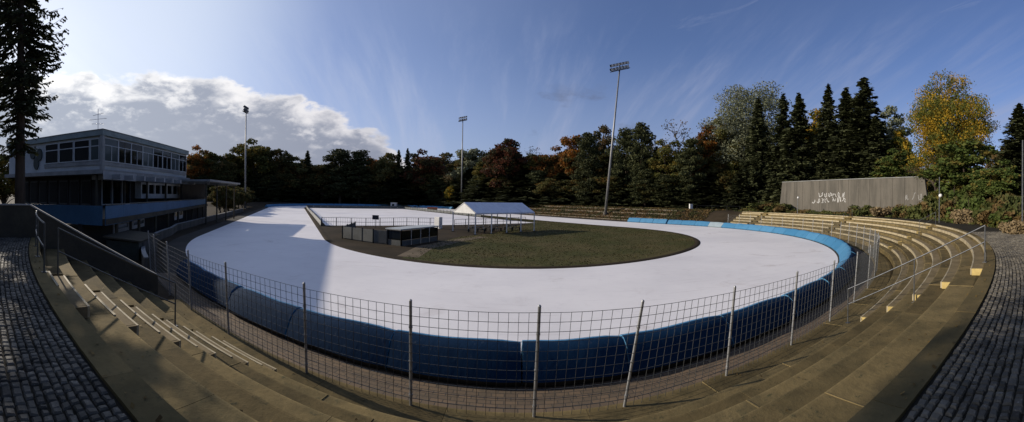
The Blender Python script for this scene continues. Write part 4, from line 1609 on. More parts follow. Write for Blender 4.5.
def small_things():
    p = ov(10.6, -5.8, .03)
    e = empty('white_cabinet', p, 'white upright cabinet standing right of the glazed booth', 'cabinet')
    u = Vector((.80, -.60, 0)); v = Vector((.60, .80, 0))
    def q(hu, v0, v1): return [p - u * hu + v * v0, p + u * hu + v * v0, p + u * hu + v * v1, p - u * hu + v * v1]
    b = MB(); b.slab(q(.55, -.3, .3), .08, 1.75); b.build('body', M['white_paint'], e)
    b = MB(); b.slab(q(.5, -.32, -.303), .2, 1.62); b.build('door', M['white_paint'], e)
    b = MB(); b.slab(q(.46, -.26, .26), .0, .078); b.build('plinth', M['dark_metal'], e)
    # black sign
    p = ov(13.2, -14.6, .03)
    e = empty('black_sign', p, 'small black sign board raised above the infield railing fence', 'sign')
    b = MB(); b.bar(p, p + Vector((0, 0, 1.3)), .06); b.build('post', M['dark_metal'], e)
    b = MB(); b.box(p.x - .5, p.x + .5, p.y - .1, p.y - .06, 1.22, 1.86); b.build('board', M['lamp'], e)
    # orange mat
    p = sight(432.5, 126, 0)
    e = empty('orange_mat', p, 'small orange crash mat standing at the edge of the right straight', 'mat')
    b = MB(); b.slab([p + Vector((-1.7, -.5, 0)), p + Vector((1.7, -.5, 0)), p + Vector((1.7, .5, 0)), p + Vector((-1.7, .5, 0))], .05, 1.3)
    b.build('cover', M['orange'], e)
    b = MB(); b.box(p.x - 1.72, p.x + 1.72, p.y - .52, p.y - .45, .5, .6); b.build('strap', M['lamp'], e)
    # white cabin at the far bend
    p = sight(394, 150, 0)
    e = empty('white_cabin', p, 'small white cabin at the far end of the inner rink', 'cabin')
    b = MB(); b.box(p.x - 1.1, p.x + 1.1, p.y - 1, p.y + 1, .0, 2.2); b.build('body', M['white_paint'], e)
    b = MB(); b.box(p.x - 1.25, p.x + 1.25, p.y - 1.15, p.y + 1.15, 2.203, 2.32); b.build('roof', M['pvc'], e)
    b = MB(); b.box(p.x - .5, p.x + .5, p.y - 1.04, p.y - 1.003, 1.0, 1.8); b.build('window', M['glass'], e)
    # white cabinet on the bank
    p = sight(691, 88, 0); p.z = ground_z(p.x, p.y)
    e = empty('white_cabinet', p, 'white box standing on the bank above the far blue pads', 'cabinet')
    b = MB(); b.box(p.x - .38, p.x + .38, p.y - .25, p.y + .25, p.z + .05, p.z + 1.35); b.build('body', M['white_paint'], e)
    b = MB(); b.box(p.x - .42, p.x + .42, p.y - .29, p.y + .29, p.z + 1.353, p.z + 1.42); b.build('lid', M['pvc'], e)
    # railing on the bank left of the stand's end
    pts = [sight(px, 84, 0) for px in (697, 712, 727, 740)]
    e = empty('bank_railing', pts[0], 'thin dark railing on the bank near the far end of the stand', 'railing')
    tops = []
    for p in pts:
        p.z = ground_z(p.x, p.y)
        b = MB(); b.bar(p, p + Vector((0, 0, 1.05)), .06); b.build('post', M['dark_metal'], e); tops.append(p + Vector((0, 0, 1.05)))
    b = MB(); b.tube(tops, .035, 6); b.build('top_rail', M['dark_metal'], e)
    # grey side barrier steps on the bank of the right straight
    for k, (rho, w) in enumerate(((40.2, .5), (42.0, .5), (44.0, .5), (46.0, .5))):
        b = MB()
        for s0 in np.arange(3, 92, 4.0):
            m_ = MB
            a, c = ov(s0 + .02, rho), ov(s0 + 3.98, rho)
            z = ground_z(a.x, a.y)
            b.tone = random.random()
            q = [ov(s0 + .02, rho), ov(s0 + 3.98, rho), ov(s0 + 3.98, rho + w), ov(s0 + .02, rho + w)]
            b.slab([(x.x, x.y) for x in q], z - .3, z + .22)
        o = b.build('bank_kerb', M['bank'], None, ov(45, rho, ground_z(*ov(45, rho).xy)))
        tag(o, ['lowest', 'second lowest', 'second highest', 'highest'][k] + ' long concrete step along the bank of the right straight', 'step', 'steps along the right bank')


small_things()

# ------------------------------------------------------------------ vegetation
L = {}
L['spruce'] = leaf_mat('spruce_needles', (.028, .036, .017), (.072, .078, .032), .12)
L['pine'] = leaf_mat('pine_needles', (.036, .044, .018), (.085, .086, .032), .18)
L['dark'] = leaf_mat('dark_leaves', (.052, .056, .018), (.125, .110, .036), .36, (.15, .09, .026), .84)
L['olive'] = leaf_mat('olive_leaves', (0.0513, 0.0621, 0.0175), (0.1283, 0.1188, 0.0297), .34, (0.1755, 0.1283, 0.0270), .8)
L['orange'] = leaf_mat('orange_leaves', (0.1755, 0.0675, 0.0175), (0.3510, 0.1418, 0.0270), .42, (0.0945, 0.0810, 0.0270), .78)
L['red'] = leaf_mat('red_leaves', (0.0675, 0.0270, 0.0162), (0.1350, 0.0459, 0.0216), .36, (0.0473, 0.0432, 0.0189), .76)
L['yellow'] = leaf_mat('yellow_leaves', (0.2700, 0.1688, 0.0162), (0.4860, 0.3038, 0.0297), .38, (0.1013, 0.1148, 0.0243), .74)
L['pale'] = leaf_mat('pale_willow_leaves', (0.1283, 0.1418, 0.0837), (0.2362, 0.2430, 0.1485), .22)
L['brown'] = leaf_mat('brown_leaves', (0.1013, 0.0675, 0.0297), (0.1890, 0.1215, 0.0473), .34, (0.0675, 0.0675, 0.0243), .76)
L['green'] = leaf_mat('green_leaves', (0.0473, 0.0743, 0.0189), (0.1013, 0.1283, 0.0297), .3, (0.1485, 0.1148, 0.0270), .84)
L['bush'] = leaf_mat('shrub_leaves', (0.0351, 0.0486, 0.0149), (0.1013, 0.1080, 0.0297), .15, (0.1350, 0.0878, 0.0338), .80)
L['dry'] = leaf_mat('dry_stalks', (0.1755, 0.1283, 0.0675), (0.2835, 0.2093, 0.1148), .15)


def cards_mesh(name, P, U, V, tone, m):
    """quads at P spanned by half-vectors U and V"""
    n = len(P)
    co = np.empty((n, 4, 3), np.float32)
    co[:, 0] = P - U - V; co[:, 1] = P + U - V; co[:, 2] = P + U + V; co[:, 3] = P - U + V
    me = bpy.data.meshes.new(name)
    me.vertices.add(n * 4)
    me.vertices.foreach_set('co', co.reshape(-1))
    me.loops.add(n * 4)
    me.loops.foreach_set('vertex_index', np.arange(n * 4, dtype=np.int32))
    me.polygons.add(n)
    me.polygons.foreach_set('loop_start', np.arange(0, n * 4, 4, dtype=np.int32))
    me.update(calc_edges=True)
    at = me.attributes.new('tone', 'FLOAT', 'FACE')
    at.data.foreach_set('value', np.clip(tone, 0, 1).astype(np.float32))
    me.materials.append(m)
    return me


def unit(v): return v / np.maximum(np.linalg.norm(v, axis=1, keepdims=True), 1e-6)


def rand_frame(n, nrm=None, k=.0):
    a = unit(rng.normal(size=(n, 3)))
    if nrm is not None: a = unit(a * (1 - k) + nrm * k)
    b = unit(np.cross(a, rng.normal(size=(n, 3))))
    c = np.cross(a, b)
    return b, c


def broad_crown(name, H=20.0, W=11.0, base=.25, lobes=26, per=260, leaf=.33, m=None, sparse=1.0, flat=0.0, seed=0):
    r_ = np.random.default_rng(seed)
    cen, rr = [], []
    zc = H * (base + 1) / 2
    hz = H * (1 - base) / 2
    for i in range(lobes):
        for _ in range(40):
            d = unit(r_.normal(size=(1, 3)))[0]
            k = r_.uniform(.35, .93)
            p = np.array([d[0] * W / 2 * k, d[1] * W / 2 * k, d[2] * hz * k])
            if p[2] < -hz * .65 and r_.random() < .6: continue
            if all(np.linalg.norm(p - c) > .10 * W for c in cen): break
        cen.append(p); rr.append(W * r_.uniform(.11, .2) * (1 - .25 * k))
    P, T, NR = [], [], []
    for c, q in zip(cen, rr):
        n = int(per * (q / (W * .15)) ** 2)
        d = unit(r_.normal(size=(n, 3)))
        d[:, 2] = d[:, 2] * .8 + .1
        k = r_.uniform(.25, 1, size=(n, 1)) ** .5
        # twigs: clump the leaves
        lump = r_.normal(size=(max(3, n // 9), 3)) * .5
        pts = c + d * q * k * np.array([1.15, 1.15, .85]) + r_.normal(size=(n, 3)) * q * .14
        P.append(pts)
        T.append(np.clip(r_.uniform(0, 1) * .5 + r_.uniform(0, .5, n), 0, 1)); NR.append(d)
    P = np.concatenate(P); T = np.concatenate(T); NR = np.concatenate(NR)
    P[:, 2] += zc
    n = len(P)
    b, c = rand_frame(n, NR, .35)
    s = leaf * r_.uniform(.55, 1.25, size=(n, 1))
    me = cards_mesh(name, P, b * s * .5, c * s * .38, T, m)
    tr = MB()
    tr.tube([(0, 0, -.4), (.02 * W, 0, H * base * .6), (.0, .01 * W, H * base * 1.15), (.02 * W, -.01 * W, zc)], [W * .040, W * .030, W * .024, W * .014], 8)
    for c_ in cen[:18]:
        z0 = H * base * r_.uniform(.8, 1.3)
        e_ = np.array(c_) + [0, 0, zc]
        mid = np.array([c_[0] * .4, c_[1] * .4, z0 + (e_[2] - z0) * .55])
        tr.tube([(0, 0, z0), mid, e_], [W * .013, W * .009, W * .003], 5, cap=False)
    return me, tr


def bare_crown(name, H, W, base, m, seed, n_leaf=1200, leaf=.28):
    r_ = np.random.default_rng(seed)
    tr = MB()
    tips = []
    def grow(p, d, L_, r0, lev):
        q = p + d * L_
        tr.tube([p, p + d * L_ * .5 + r_.normal(size=3) * L_ * .05, q], [r0, r0 * .8, r0 * .55], 5 if lev else 8, cap=False)
        tips.append(q)
        if lev >= 4 or r0 < .012: return
        for k in range(3 if lev else 5):
            nd = d + r_.normal(size=3) * .55
            nd[2] = abs(nd[2]) * .7 + .25
            nd /= np.linalg.norm(nd)
            grow(p + d * L_ * r_.uniform(.55, 1), nd, L_ * r_.uniform(.5, .72), r0 * .55, lev + 1)
    grow(np.array([0, 0, -.3]), np.array([.02, .01, 1.0]), H * .42, W * .03, 0)
    tips = np.array(tips)
    ix = r_.integers(0, len(tips), n_leaf)
    P = tips[ix] + r_.normal(size=(n_leaf, 3)) * W * .045
    b, c = rand_frame(n_leaf)
    s = leaf * r_.uniform(.5, 1.2, size=(n_leaf, 1))
    me = cards_mesh(name, P, b * s * .5, c * s * .4, r_.uniform(0, 1, n_leaf), m)
    return me, tr


def conifer_crown(name, H=24.0, W=7.0, base=.08, m=None, seed=0, nb=150, per=26, leaf=.5, droop=.25, irregular=.2, power=.85):
    r_ = np.random.default_rng(seed)
    P, U, V, T = [], [], [], []
    tr = MB()
    tr.tube([(0, 0, -.4), (0, 0, H * .5), (0, 0, H * .97)], [W * .042, W * .026, W * .006], 8)
    for i in range(nb):
        f = (i + r_.random()) / nb
        f = f ** 1.25 if True else f
        z = H * (base + (1 - base) * f)
        R_ = W / 2 * (1 - f) ** power * r_.uniform(1 - irregular, 1 + irregular * .7) + .18
        a = r_.uniform(0, 2 * PI)
        d = np.array([math.cos(a), math.sin(a), 0])
        sd_ = np.array([-d[1], d[0], 0])
        n = max(4, int(per * (R_ / (W / 2)) ** 1.1) + 3)
        t = r_.uniform(.08, 1, n)
        zz = -droop * R_ * np.sin(t * 2.2) + .12 * R_ * t ** 3
        wid = (1 - t * .75) * R_ * .30
        off = r_.uniform(-1, 1, n) * wid
        p = np.outer(t * R_, d) + np.outer(off, sd_)
        p[:, 2] = z + zz - np.abs(off) * .25 + r_.normal(size=n) * .2
        dirs = unit(np.outer(np.ones(n), d) + np.outer(np.sign(off) * .9, sd_) + np.array([0, 0, -.25]) + r_.normal(size=(n, 3)) * .25)
        up = unit(np.cross(dirs, r_.normal(size=(n, 3)) * .7 + np.outer(np.ones(n), [0, 0, 1.0])))
        s = leaf * r_.uniform(.6, 1.25, size=(n, 1))
        P.append(p); U.append(dirs * s * .62); V.append(up * s * .24)
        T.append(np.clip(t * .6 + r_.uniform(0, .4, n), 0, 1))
        if R_ > .8 and i % 2 == 0:
            tr.tube([(0, 0, z), tuple(d * R_ * .8 + np.array([0, 0, z - droop * R_ * .75]))], [.02 + W * .003, .012], 4, cap=False)
    # leader
    P.append(np.array([[0, 0, H * .985], [0, 0, H * .965]])); U.append(np.array([[0, 0, .45], [0, .12, .3]])); V.append(np.array([[.06, 0, 0], [.08, 0, 0]])); T.append(np.array([.5, .5]))
    return cards_mesh(name, np.concatenate(P), np.concatenate(U), np.concatenate(V), np.concatenate(T), m), tr


def pine_crown(name, H=20.0, W=8.0, m=None, seed=0, base=.3, lobes=30, per=150, leaf=.42):
    r_ = np.random.default_rng(seed)
    P, T, NR = [], [], []
    tr = MB()
    tr.tube([(0, 0, -.4), (.1, 0, H * .45), (0, .1, H * .95)], [W * .034, W * .026, W * .008], 8)
    for i in range(lobes):
        f = (i + r_.random()) / lobes
        z = H * (base + (1 - base) * f) * .98
        R_ = W / 2 * (math.sin(PI * (.22 + .72 * f)) ** .8) * r_.uniform(.55, 1.1)
        a = i * 2.4 + r_.uniform(-.5, .5)
        k = r_.uniform(.45, .85)
        c = np.array([math.cos(a) * R_ * k, math.sin(a) * R_ * k, z])
        q = W * r_.uniform(.11, .17)
        n = int(per * r_.uniform(.7, 1.3))
        d = unit(r_.normal(size=(n, 3)))
        P.append(c + d * q * r_.uniform(.2, 1, size=(n, 1)) ** .5 * np.array([1.35, 1.35, .62]))
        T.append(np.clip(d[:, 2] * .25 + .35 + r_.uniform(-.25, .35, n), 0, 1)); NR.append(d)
        tr.tube([(0, 0, z - R_ * .25), tuple(c)], [W * .011, W * .003], 4, cap=False)
    P = np.concatenate(P); T = np.concatenate(T); NR = np.concatenate(NR)
    n = len(P)
    b, c = rand_frame(n, NR, .2)
    s = leaf * r_.uniform(.5, 1.2, size=(n, 1))
    return cards_mesh(name, P, b * s * .6, c * s * .25, T, m), tr


def bush_crown(name, H, W, m, seed, lobes=16, per=190, leaf=.2):
    r_ = np.random.default_rng(seed)
    P, T, NR = [], [], []
    for i in range(lobes):
        a = r_.uniform(0, 2 * PI); k = r_.uniform(0, .85) ** .6
        zc = H * r_.uniform(.12, .72) * (1 - .45 * k)
        c = np.array([math.cos(a) * W / 2 * k, math.sin(a) * W / 2 * k, zc])
        q = W * r_.uniform(.12, .22)
        n = per
        d = unit(r_.normal(size=(n, 3)))
        P.append(c + d * q * r_.uniform(.2, 1, size=(n, 1)) ** .5 * np.array([1, 1, .9 * H / W + .2]) + r_.normal(size=(n, 3)) * q * .15)
        T.append(np.clip(r_.uniform(0, .5) + r_.uniform(0, .5, n), 0, 1)); NR.append(d)
    P = np.concatenate(P); T = np.concatenate(T); NR = np.concatenate(NR)
    P[:, 2] = np.maximum(P[:, 2], .03)
    b, c = rand_frame(len(P), NR, .3)
    s = leaf * r_.uniform(.5, 1.3, size=(len(P), 1))
    tr = MB()
    for k in range(7):
        a = r_.uniform(0, 6.28); R_ = W * .3 * r_.uniform(.3, 1)
        tr.tube([(0, 0, -.3), (math.cos(a) * R_, math.sin(a) * R_, H * r_.uniform(.45, .8))], [.05, .015], 4, cap=False)
    return cards_mesh(name, P, b * s * .55, c * s * .4, T, m), tr


PROTO = {}


def proto(key, fn, H, W, mt='bark'):
    me, tr = fn
    o = tr.build('trunk', M[mt])
    tm = o.data
    bpy.data.objects.remove(o)
    PROTO[key] = (me, tm, H, W)


for i in range(3):
    proto(f'broad{i}', broad_crown('crown', 20, 12, .1, 44, 300, .48, L['dark'], seed=20 + i), 20, 12)
proto('tall0', broad_crown('crown', 24, 11, .1, 46, 300, .46, L['dark'], seed=31), 24, 11)
proto('tall1', broad_crown('crown', 24, 11, .15, 40, 280, .44, L['dark'], seed=32), 24, 11)
for i in range(3):
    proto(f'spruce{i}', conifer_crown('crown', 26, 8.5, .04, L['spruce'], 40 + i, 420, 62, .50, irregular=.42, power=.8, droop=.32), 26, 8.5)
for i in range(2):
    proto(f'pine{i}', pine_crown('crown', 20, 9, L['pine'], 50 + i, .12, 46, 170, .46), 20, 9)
proto('bare0', bare_crown('crown', 22, 12, .3, L['brown'], 61), 22, 10)
proto('bare1', bare_crown('crown', 20, 12, .3, L['pale'], 62, 500), 20, 10)
proto('willow', broad_crown('crown', 30, 17, .12, 95, 560, .25, L['pale'], seed=71), 30, 17, 'bark_pale')
for i in range(3):
    proto(f'bush{i}', bush_crown('crown', 2.2, 3.2, L['bush'], 80 + i), 2.2, 3.2)

CATEG = {'broad': 'tree', 'tall': 'tree', 'spruce': 'tree', 'pine': 'tree', 'bare': 'tree', 'willow': 'tree', 'bush': 'shrub'}
NAME = {'broad': 'broadleaf_tree', 'tall': 'broadleaf_tree', 'spruce': 'spruce_tree', 'pine': 'pine_tree', 'bare': 'bare_tree', 'willow': 'willow_tree', 'bush': 'shrub'}


def plant(kind, p, h, w, colour, label, group, sink=0.0):
    me, tm, H, W = PROTO[kind]
    base = kind.rstrip('0123456789')
    e = empty(NAME[base], p, label, CATEG[base], group, random.uniform(0, 6.28))
    e.scale = (w / W, w / W, h / H)
    for nm, data in (('trunk', tm), ('crown', me)):
        o = bpy.data.objects.new(nm if base != 'bush' or nm == 'crown' else 'stems', data)
        COL.objects.link(o); o.parent = e
        if nm == 'crown' and colour:
            o.material_slots[0].link = 'OBJECT'; o.material_slots[0].material = L[colour]
    return e


def tree_at(px, ytop, d, wpx, kind, colour, label, group='trees of the wood round the stadium'):
    p = sight(px, d, 0); p.z = ground_z(p.x, p.y) - .1
    h = top_z(px, d, ytop) - p.z
    return plant(kind, p, h * 1.02, wpx * d / PXR * (2.2 * random.uniform(.82, 1.22) if kind[:4] == 'spru' else 1.35), colour, label, group)


TREES = [
    (196, 146, 198, 28, 'broad0', 'orange', 'orange brown tree rising right behind the end of the clubhouse roof'),
    (211, 150, 200, 22, 'broad1', 'olive', 'olive tree between the orange tree and the left floodlight mast'),
    (222, 152, 198, 24, 'broad2', 'dark', 'dark round tree over the end of the canopy'),
    (234, 145, 206, 24, 'tall0', 'olive', 'yellowish green tree just left of the left floodlight mast'),
    (254, 137, 206, 36, 'broad0', 'olive', 'tall olive green tree right behind the left floodlight mast'),
    (276, 147, 204, 30, 'broad1', 'dark', 'dark tree right of the tall olive tree behind the left straight'),
    (292, 153, 204, 30, 'broad2', 'dark', 'dark tree above the far end of the left straight'),
    (307, 152, 204, 13, 'spruce0', None, 'narrow pointed spruce above the far end of the left straight'),
    (322, 158, 200, 26, 'broad0', 'dark', 'low dark tree between the pointed spruce and the big dark pine'),
    (340, 150, 195, 34, 'pine0', None, 'big dark pine with a flat bushy top over the far bend'),
    (359, 152, 195, 28, 'pine1', None, 'second dark pine right of the biggest far pine'),
    (375, 156, 202, 24, 'broad1', 'orange', 'rusty orange tree right of the two far pines'),
    (388, 149, 192, 26, 'broad2', 'dark', 'dark green rounded tree left of the twin spruce tips'),
    (398, 151, 190, 11, 'spruce1', None, 'left one of the twin spruce tips over the white cabin'),
    (407, 150, 190, 12, 'spruce2', None, 'right one of the twin spruce tips over the white cabin'),
    (426, 148, 186, 32, 'broad0', 'red', 'reddish brown tree left of the slim floodlight mast'),
    (447, 150, 178, 20, 'bare0', 'brown', 'thin half bare tree just left of the slim floodlight mast'),
    (470, 146, 172, 30, 'broad1', 'pale', 'grey green tree behind the slim floodlight mast'),
    (487, 155, 152, 22, 'tall0', 'olive', 'olive tree right of the slim floodlight mast'),
    (451, 184, 162, 9, 'broad2', 'yellow', 'small yellow tree low at the foot of the slim floodlight mast'),
    (507, 134, 140, 34, 'broad2', 'red', 'tall dark red tree above the white tent'),
    (530, 141, 140, 22, 'bare0', 'red', 'thin red brown tree right of the tall dark red tree'),
    (548, 146, 138, 32, 'broad0', 'orange', 'orange tree with a low round top left of the leaning mast'),
    (573, 132, 132, 28, 'broad1', 'orange', 'taller orange tree standing behind dark pines left of the leaning mast'),
    (588, 134, 116, 26, 'pine0', None, 'dark pine beside the taller orange tree'),
    (603, 124, 130, 26, 'tall1', 'brown', 'brown topped tree directly behind the leaning mast'),
    (626, 131, 112, 28, 'pine1', None, 'dark pine just right of the leaning mast'),
    (641, 125, 108, 26, 'pine0', None, 'pointed dark pine right of the leaning mast, taller than its neighbours'),
    (655, 128, 126, 26, 'bare1', 'pale', 'grey bare tree behind the dark pines right of the leaning mast'),
    (673, 112, 116, 34, 'bare0', 'brown', 'tall sparse tree with airy twigs left of the orange red tree'),
    (668, 138, 104, 30, 'tall1', 'olive', 'olive tree in front of the tall sparse tree'),
    (690, 140, 100, 26, 'pine1', None, 'dark pine between the sparse tree and the orange red tree'),
    (707, 120, 108, 28, 'tall0', 'orange', 'orange red tree left of the pale willow'),
    (725, 115, 106, 28, 'tall1', 'olive', 'olive brown tree at the left foot of the pale willow'),
    (746, 80, 112, 66, 'willow', 'pale', 'very tall pale grey green willow with a wide airy crown'),
    (757, 101, 96, 24, 'spruce0', None, 'dark spruce in front of the pale willow'),
    (782, 96, 94, 23, 'spruce1', None, 'first spruce left of the row above the graffiti wall'),
    (798, 96, 92, 22, 'spruce2', None, 'spruce above the left end of the graffiti wall'),
    (813, 104, 106, 34, 'tall0', 'yellow', 'amber yellow tree between the spruces above the graffiti wall'),
    (827, 87, 92, 26, 'spruce0', None, 'thin topped spruce in the middle of the graffiti wall row'),
    (845, 91, 90, 26, 'spruce2', None, 'spruce left of the tallest spruce above the graffiti wall'),
    (863, 80, 88, 32, 'spruce1', None, 'tallest spruce above the graffiti wall'),
    (875, 118, 84, 30, 'spruce2', None, 'shorter broad spruce right of the tallest spruce'),
    (888, 105, 104, 34, 'tall1', 'pale', 'pale green tree right of the tallest spruce'),
    (899, 124, 92, 26, 'broad2', 'yellow', 'small yellow green tree left of the big yellow tree'),
    (898, 150, 74, 40, 'broad0', 'green', 'low dark green tree behind the right end of the graffiti wall'),
    (965, 140, 50, 62, 'broad1', 'green', 'broad green tree below the right side of the big yellow tree'),
    (935, 150, 56, 26, 'bare0', 'brown', 'russet thin leaved tree under the big yellow tree'),
    (1008, 143, 46, 34, 'broad2', 'brown', 'brownish low tree between the big yellow tree and the right edge spruce'),
    (1019, 106, 44, 34, 'spruce0', None, 'spruce cut off by the right edge of the picture'),
    (995, 160, 40, 40, 'broad0', 'green', 'low green tree on the slope at the right edge'),
]
for t in TREES: tree_at(*t)


def dline(px):
    xs = [150, 185, 250, 300, 340, 430, 480, 520, 600, 700, 780, 880, 930, 1024]
    ds = [196, 200, 206, 206, 206, 190, 160, 140, 116, 104, 98, 88, 70, 60]
    return float(np.interp(px, xs, ds))


R2 = random.Random(5)
px = 188.0
while px < 905:
    d = dline(px) + R2.uniform(4, 22)
    k = R2.choice(['broad0', 'broad1', 'broad2', 'tall0', 'pine0', 'pine1', 'spruce1'])
    if px > 590: k = R2.choice(['pine0', 'pine1', 'spruce0', 'spruce2', 'tall0', 'pine1'])
    col = R2.choice(['dark', 'olive', 'brown', 'dark', 'orange', 'olive'] if px < 560 else ['dark', 'dark', 'olive', 'dark']) if k[:4] in ('broa', 'tall') else None
    yt = R2.uniform(158, 168) if px < 430 else (R2.uniform(148, 162) if px < 700 else R2.uniform(138, 158))
    tree_at(px, yt, d, R2.uniform(24, 36) if k[0] != 's' else R2.uniform(16, 22), k, col,
            'dark tree of the closed wood behind the taller trees', 'inner trees of the closed wood')
    px += R2.uniform(9, 13)
px = 192.0
while px < 775:
    d = dline(px) - R2.uniform(0, 7)
    k = R2.choice(['broad0', 'pine0', 'broad2', 'pine1', 'pine0', 'spruce1', 'spruce0'])
    col = 'dark' if k[:4] == 'broa' else None
    tree_at(px, R2.uniform(168, 180), d, R2.uniform(22, 32), k, col, 'low dark tree along the front edge of the wood', 'front trees of the wood')
    px += R2.uniform(10, 15)
# trees behind the clubhouse at the left edge
for k in range(11):
    p = ov(50 + k * 5.6 + R2.uniform(-1, 1), -45.5 + R2.uniform(-1, 1)); p.z = ground_z(p.x, p.y) - .1
    plant(R2.choice(['broad0', 'broad1', 'broad2', 'pine0']), p, R2.uniform(6.8, 8.2), R2.uniform(6, 7.5), 'dark', 'low dark tree in the row along the left straight beyond the canopy', 'low trees along the left straight')
tree_at(4, 150, 75, 40, 'broad1', 'olive', 'yellowish tree behind the clubhouse at the left edge')


# the park behind the promenade (outside the picture; it shades the place from that side)
for k in range(20):
    a_ = rad(96 + 168 * k / 19)
    d_ = R2.uniform(17, 30)
    p = Vector((d_ * 1.5 * math.sin(a_), d_ * math.cos(a_) - 3, 0)); p.z = ground_z(p.x, p.y) - .1
    plant(R2.choice(['broad0', 'broad1', 'broad2', 'tall0']), p, R2.uniform(15, 21), R2.uniform(11, 14), R2.choice(['dark', 'olive', 'green']), 'tall leafy park tree behind the promenade, outside the picture', 'park trees behind the promenade')


# the big yellow tree
def yellow_tree():
    d = 62
    p = sight(952, d, 0); p.z = ground_z(p.x, p.y) - .1
    h = top_z(952, d, 77) - p.z
    me, tr = broad_crown('crown', h, 15.5, .08, 115, 640, .21, L['yellow'], seed=91)
    # shape: a second lower shoulder on the left comes from the crown's own lobes
    e = empty('yellow_tree', p, 'big tall tree with golden yellow leaves standing right of the graffiti wall', 'tree', 'trees of the wood round the stadium')
    o = tr.build('trunk', M['bark']); o.parent = e
    c = bpy.data.objects.new('crown', me); COL.objects.link(c); c.parent = e
    e.rotation_euler = (0, 0, 1.0)


yellow_tree()


def hero_spruce(px, d, label, H, W, seed, zb=7.0):
    p = sight(px, d, 0)
    p.z = 0.0
    r_ = np.random.default_rng(seed)
    e = empty('spruce_tree', p, label, 'tree')
    tr = MB()
    tr.tube([p + Vector((0, 0, -.4)), p + Vector((0, 0, 3)), p + Vector((.05, 0, H * .5)), p + Vector((0, 0, H * .98))], [.40, .33, .22, .03], 12)
    tr.build('trunk', M['bark'], e, smooth=True)
    P, U, V, T = [], [], [], []
    br = MB()
    nb = 330
    z0 = zb
    for i in range(nb):
        f = (i + r_.random()) / nb
        z = z0 + (H - z0) * f ** 1.15
        ff = (z - z0) / (H - z0)
        if z < 9.4 and i % 3: continue
        R_ = W / 2 * min(1.0, .32 + 1.4 * ff) * (1 - ff) ** .55 * r_.uniform(.6, 1.12) + .2
        a = r_.uniform(0, 2 * PI)
        dv = np.array([math.cos(a), math.sin(a), 0]); sv = np.array([-dv[1], dv[0], 0])
        def bpnt(t): return np.array([0, 0, z]) + dv * R_ * t + np.array([0, 0, (-.42 * math.sin(t * 2.0) + .12 * t ** 3) * R_])
        br.tube([tuple(np.array(p) + bpnt(t)) for t in (0, .35, .7, 1)], [.035, .022, .014, .005], 4, cap=False)
        ns = int(9 + R_ * 9)
        for k in range(ns):                   # side twigs
            t = r_.uniform(.12, 1)
            b0 = bpnt(t)
            side = r_.choice([-1, 1])
            L_ = (.28 + .55 * (1 - t)) * r_.uniform(.5, 1.1)
            td = dv * .75 + sv * side * .9 + np.array([0, 0, -.45]) + r_.normal(size=3) * .2
            td /= np.linalg.norm(td)
            m_ = 4
            for q in range(m_):
                c = b0 + td * L_ * (q + .5) / m_
                P.append(c)
                U.append(td * L_ / m_ * .75)
                vv = np.cross(td, r_.normal(size=3)); vv /= max(np.linalg.norm(vv), 1e-5)
                V.append(vv * .042 * r_.uniform(.7, 1.3))
                T.append(r_.uniform(0, 1))
    br.build('branches', M['bark'], e)
    me = cards_mesh('crown', np.array(P), np.array(U), np.array(V), np.array(T), L['spruce'])
    c = bpy.data.objects.new('crown', me); COL.objects.link(c); c.parent = e


hero_spruce(20, 21, 'big dark spruce at the left edge with drooping branches in front of the sun', 24, 7.4, 3, 7.0)
hero_spruce(-27, 22, 'second dark spruce just beyond the left edge', 24, 4.8, 4, 10.6)


# shrubs and undergrowth on the slopes
BUSH = [
    (760, 198, 80, 36, 'bush0', 'bush', 'dark shrub left of the end of the graffiti wall'),
    (780, 201, 74, 26, 'bush1', 'bush', 'low shrub at the left foot of the graffiti wall'),
    (862, 201, 58, 26, 'bush2', 'bush', 'low shrub under the middle of the graffiti wall'),
    (882, 202, 54, 24, 'bush0', 'dry', 'straw coloured shrub under the middle right of the graffiti wall'),
    (905, 203, 50, 26, 'bush1', 'bush', 'low shrub under the right end of the graffiti wall'),
    (928, 186, 47, 34, 'bush2', 'bush', 'tall dark shrub covering the right end of the graffiti wall'),
    (947, 188, 43, 32, 'bush0', 'bush', 'dark shrub just right of the tall white ball lamp post'),
    (962, 205, 36, 26, 'bush1', 'dry', 'brownish dry shrub right of the tall white ball lamp post'),
    (972, 188, 38, 40, 'bush2', 'green', 'green shrub behind the brownish dry shrub'),
    (988, 200, 33, 36, 'bush0', 'bush', 'shrub above the top post of the silver handrail'),
    (1006, 206, 29, 36, 'bush1', 'green', 'low green shrub right of the top post of the silver handrail'),
    (1020, 194, 29, 40, 'bush2', 'bush', 'shrub on the slope at the right edge below the spruce'),
    (1004, 186, 35, 40, 'bush1', 'bush', 'tall shrub above the low green shrub on the right slope'),
    (955, 176, 48, 40, 'bush0', 'green', 'high green shrub under the big yellow tree'),
    (985, 176, 42, 40, 'bush1', 'bush', 'high dark shrub below the broad green tree'),
    (1016, 214, 23, 26, 'bush0', 'dry', 'small brown shrub nearest to the cobbles on the right'),
]
for (px, yt, d, wpx, k, col, lab) in BUSH:
    p = sight(px, d, 0); p.z = ground_z(p.x, p.y) - .1
    h = max(top_z(px, d, yt) - p.z, .8)
    plant(k, p, h, wpx * d / PXR * 1.15, col, lab, 'shrubs on the slope above the stand')


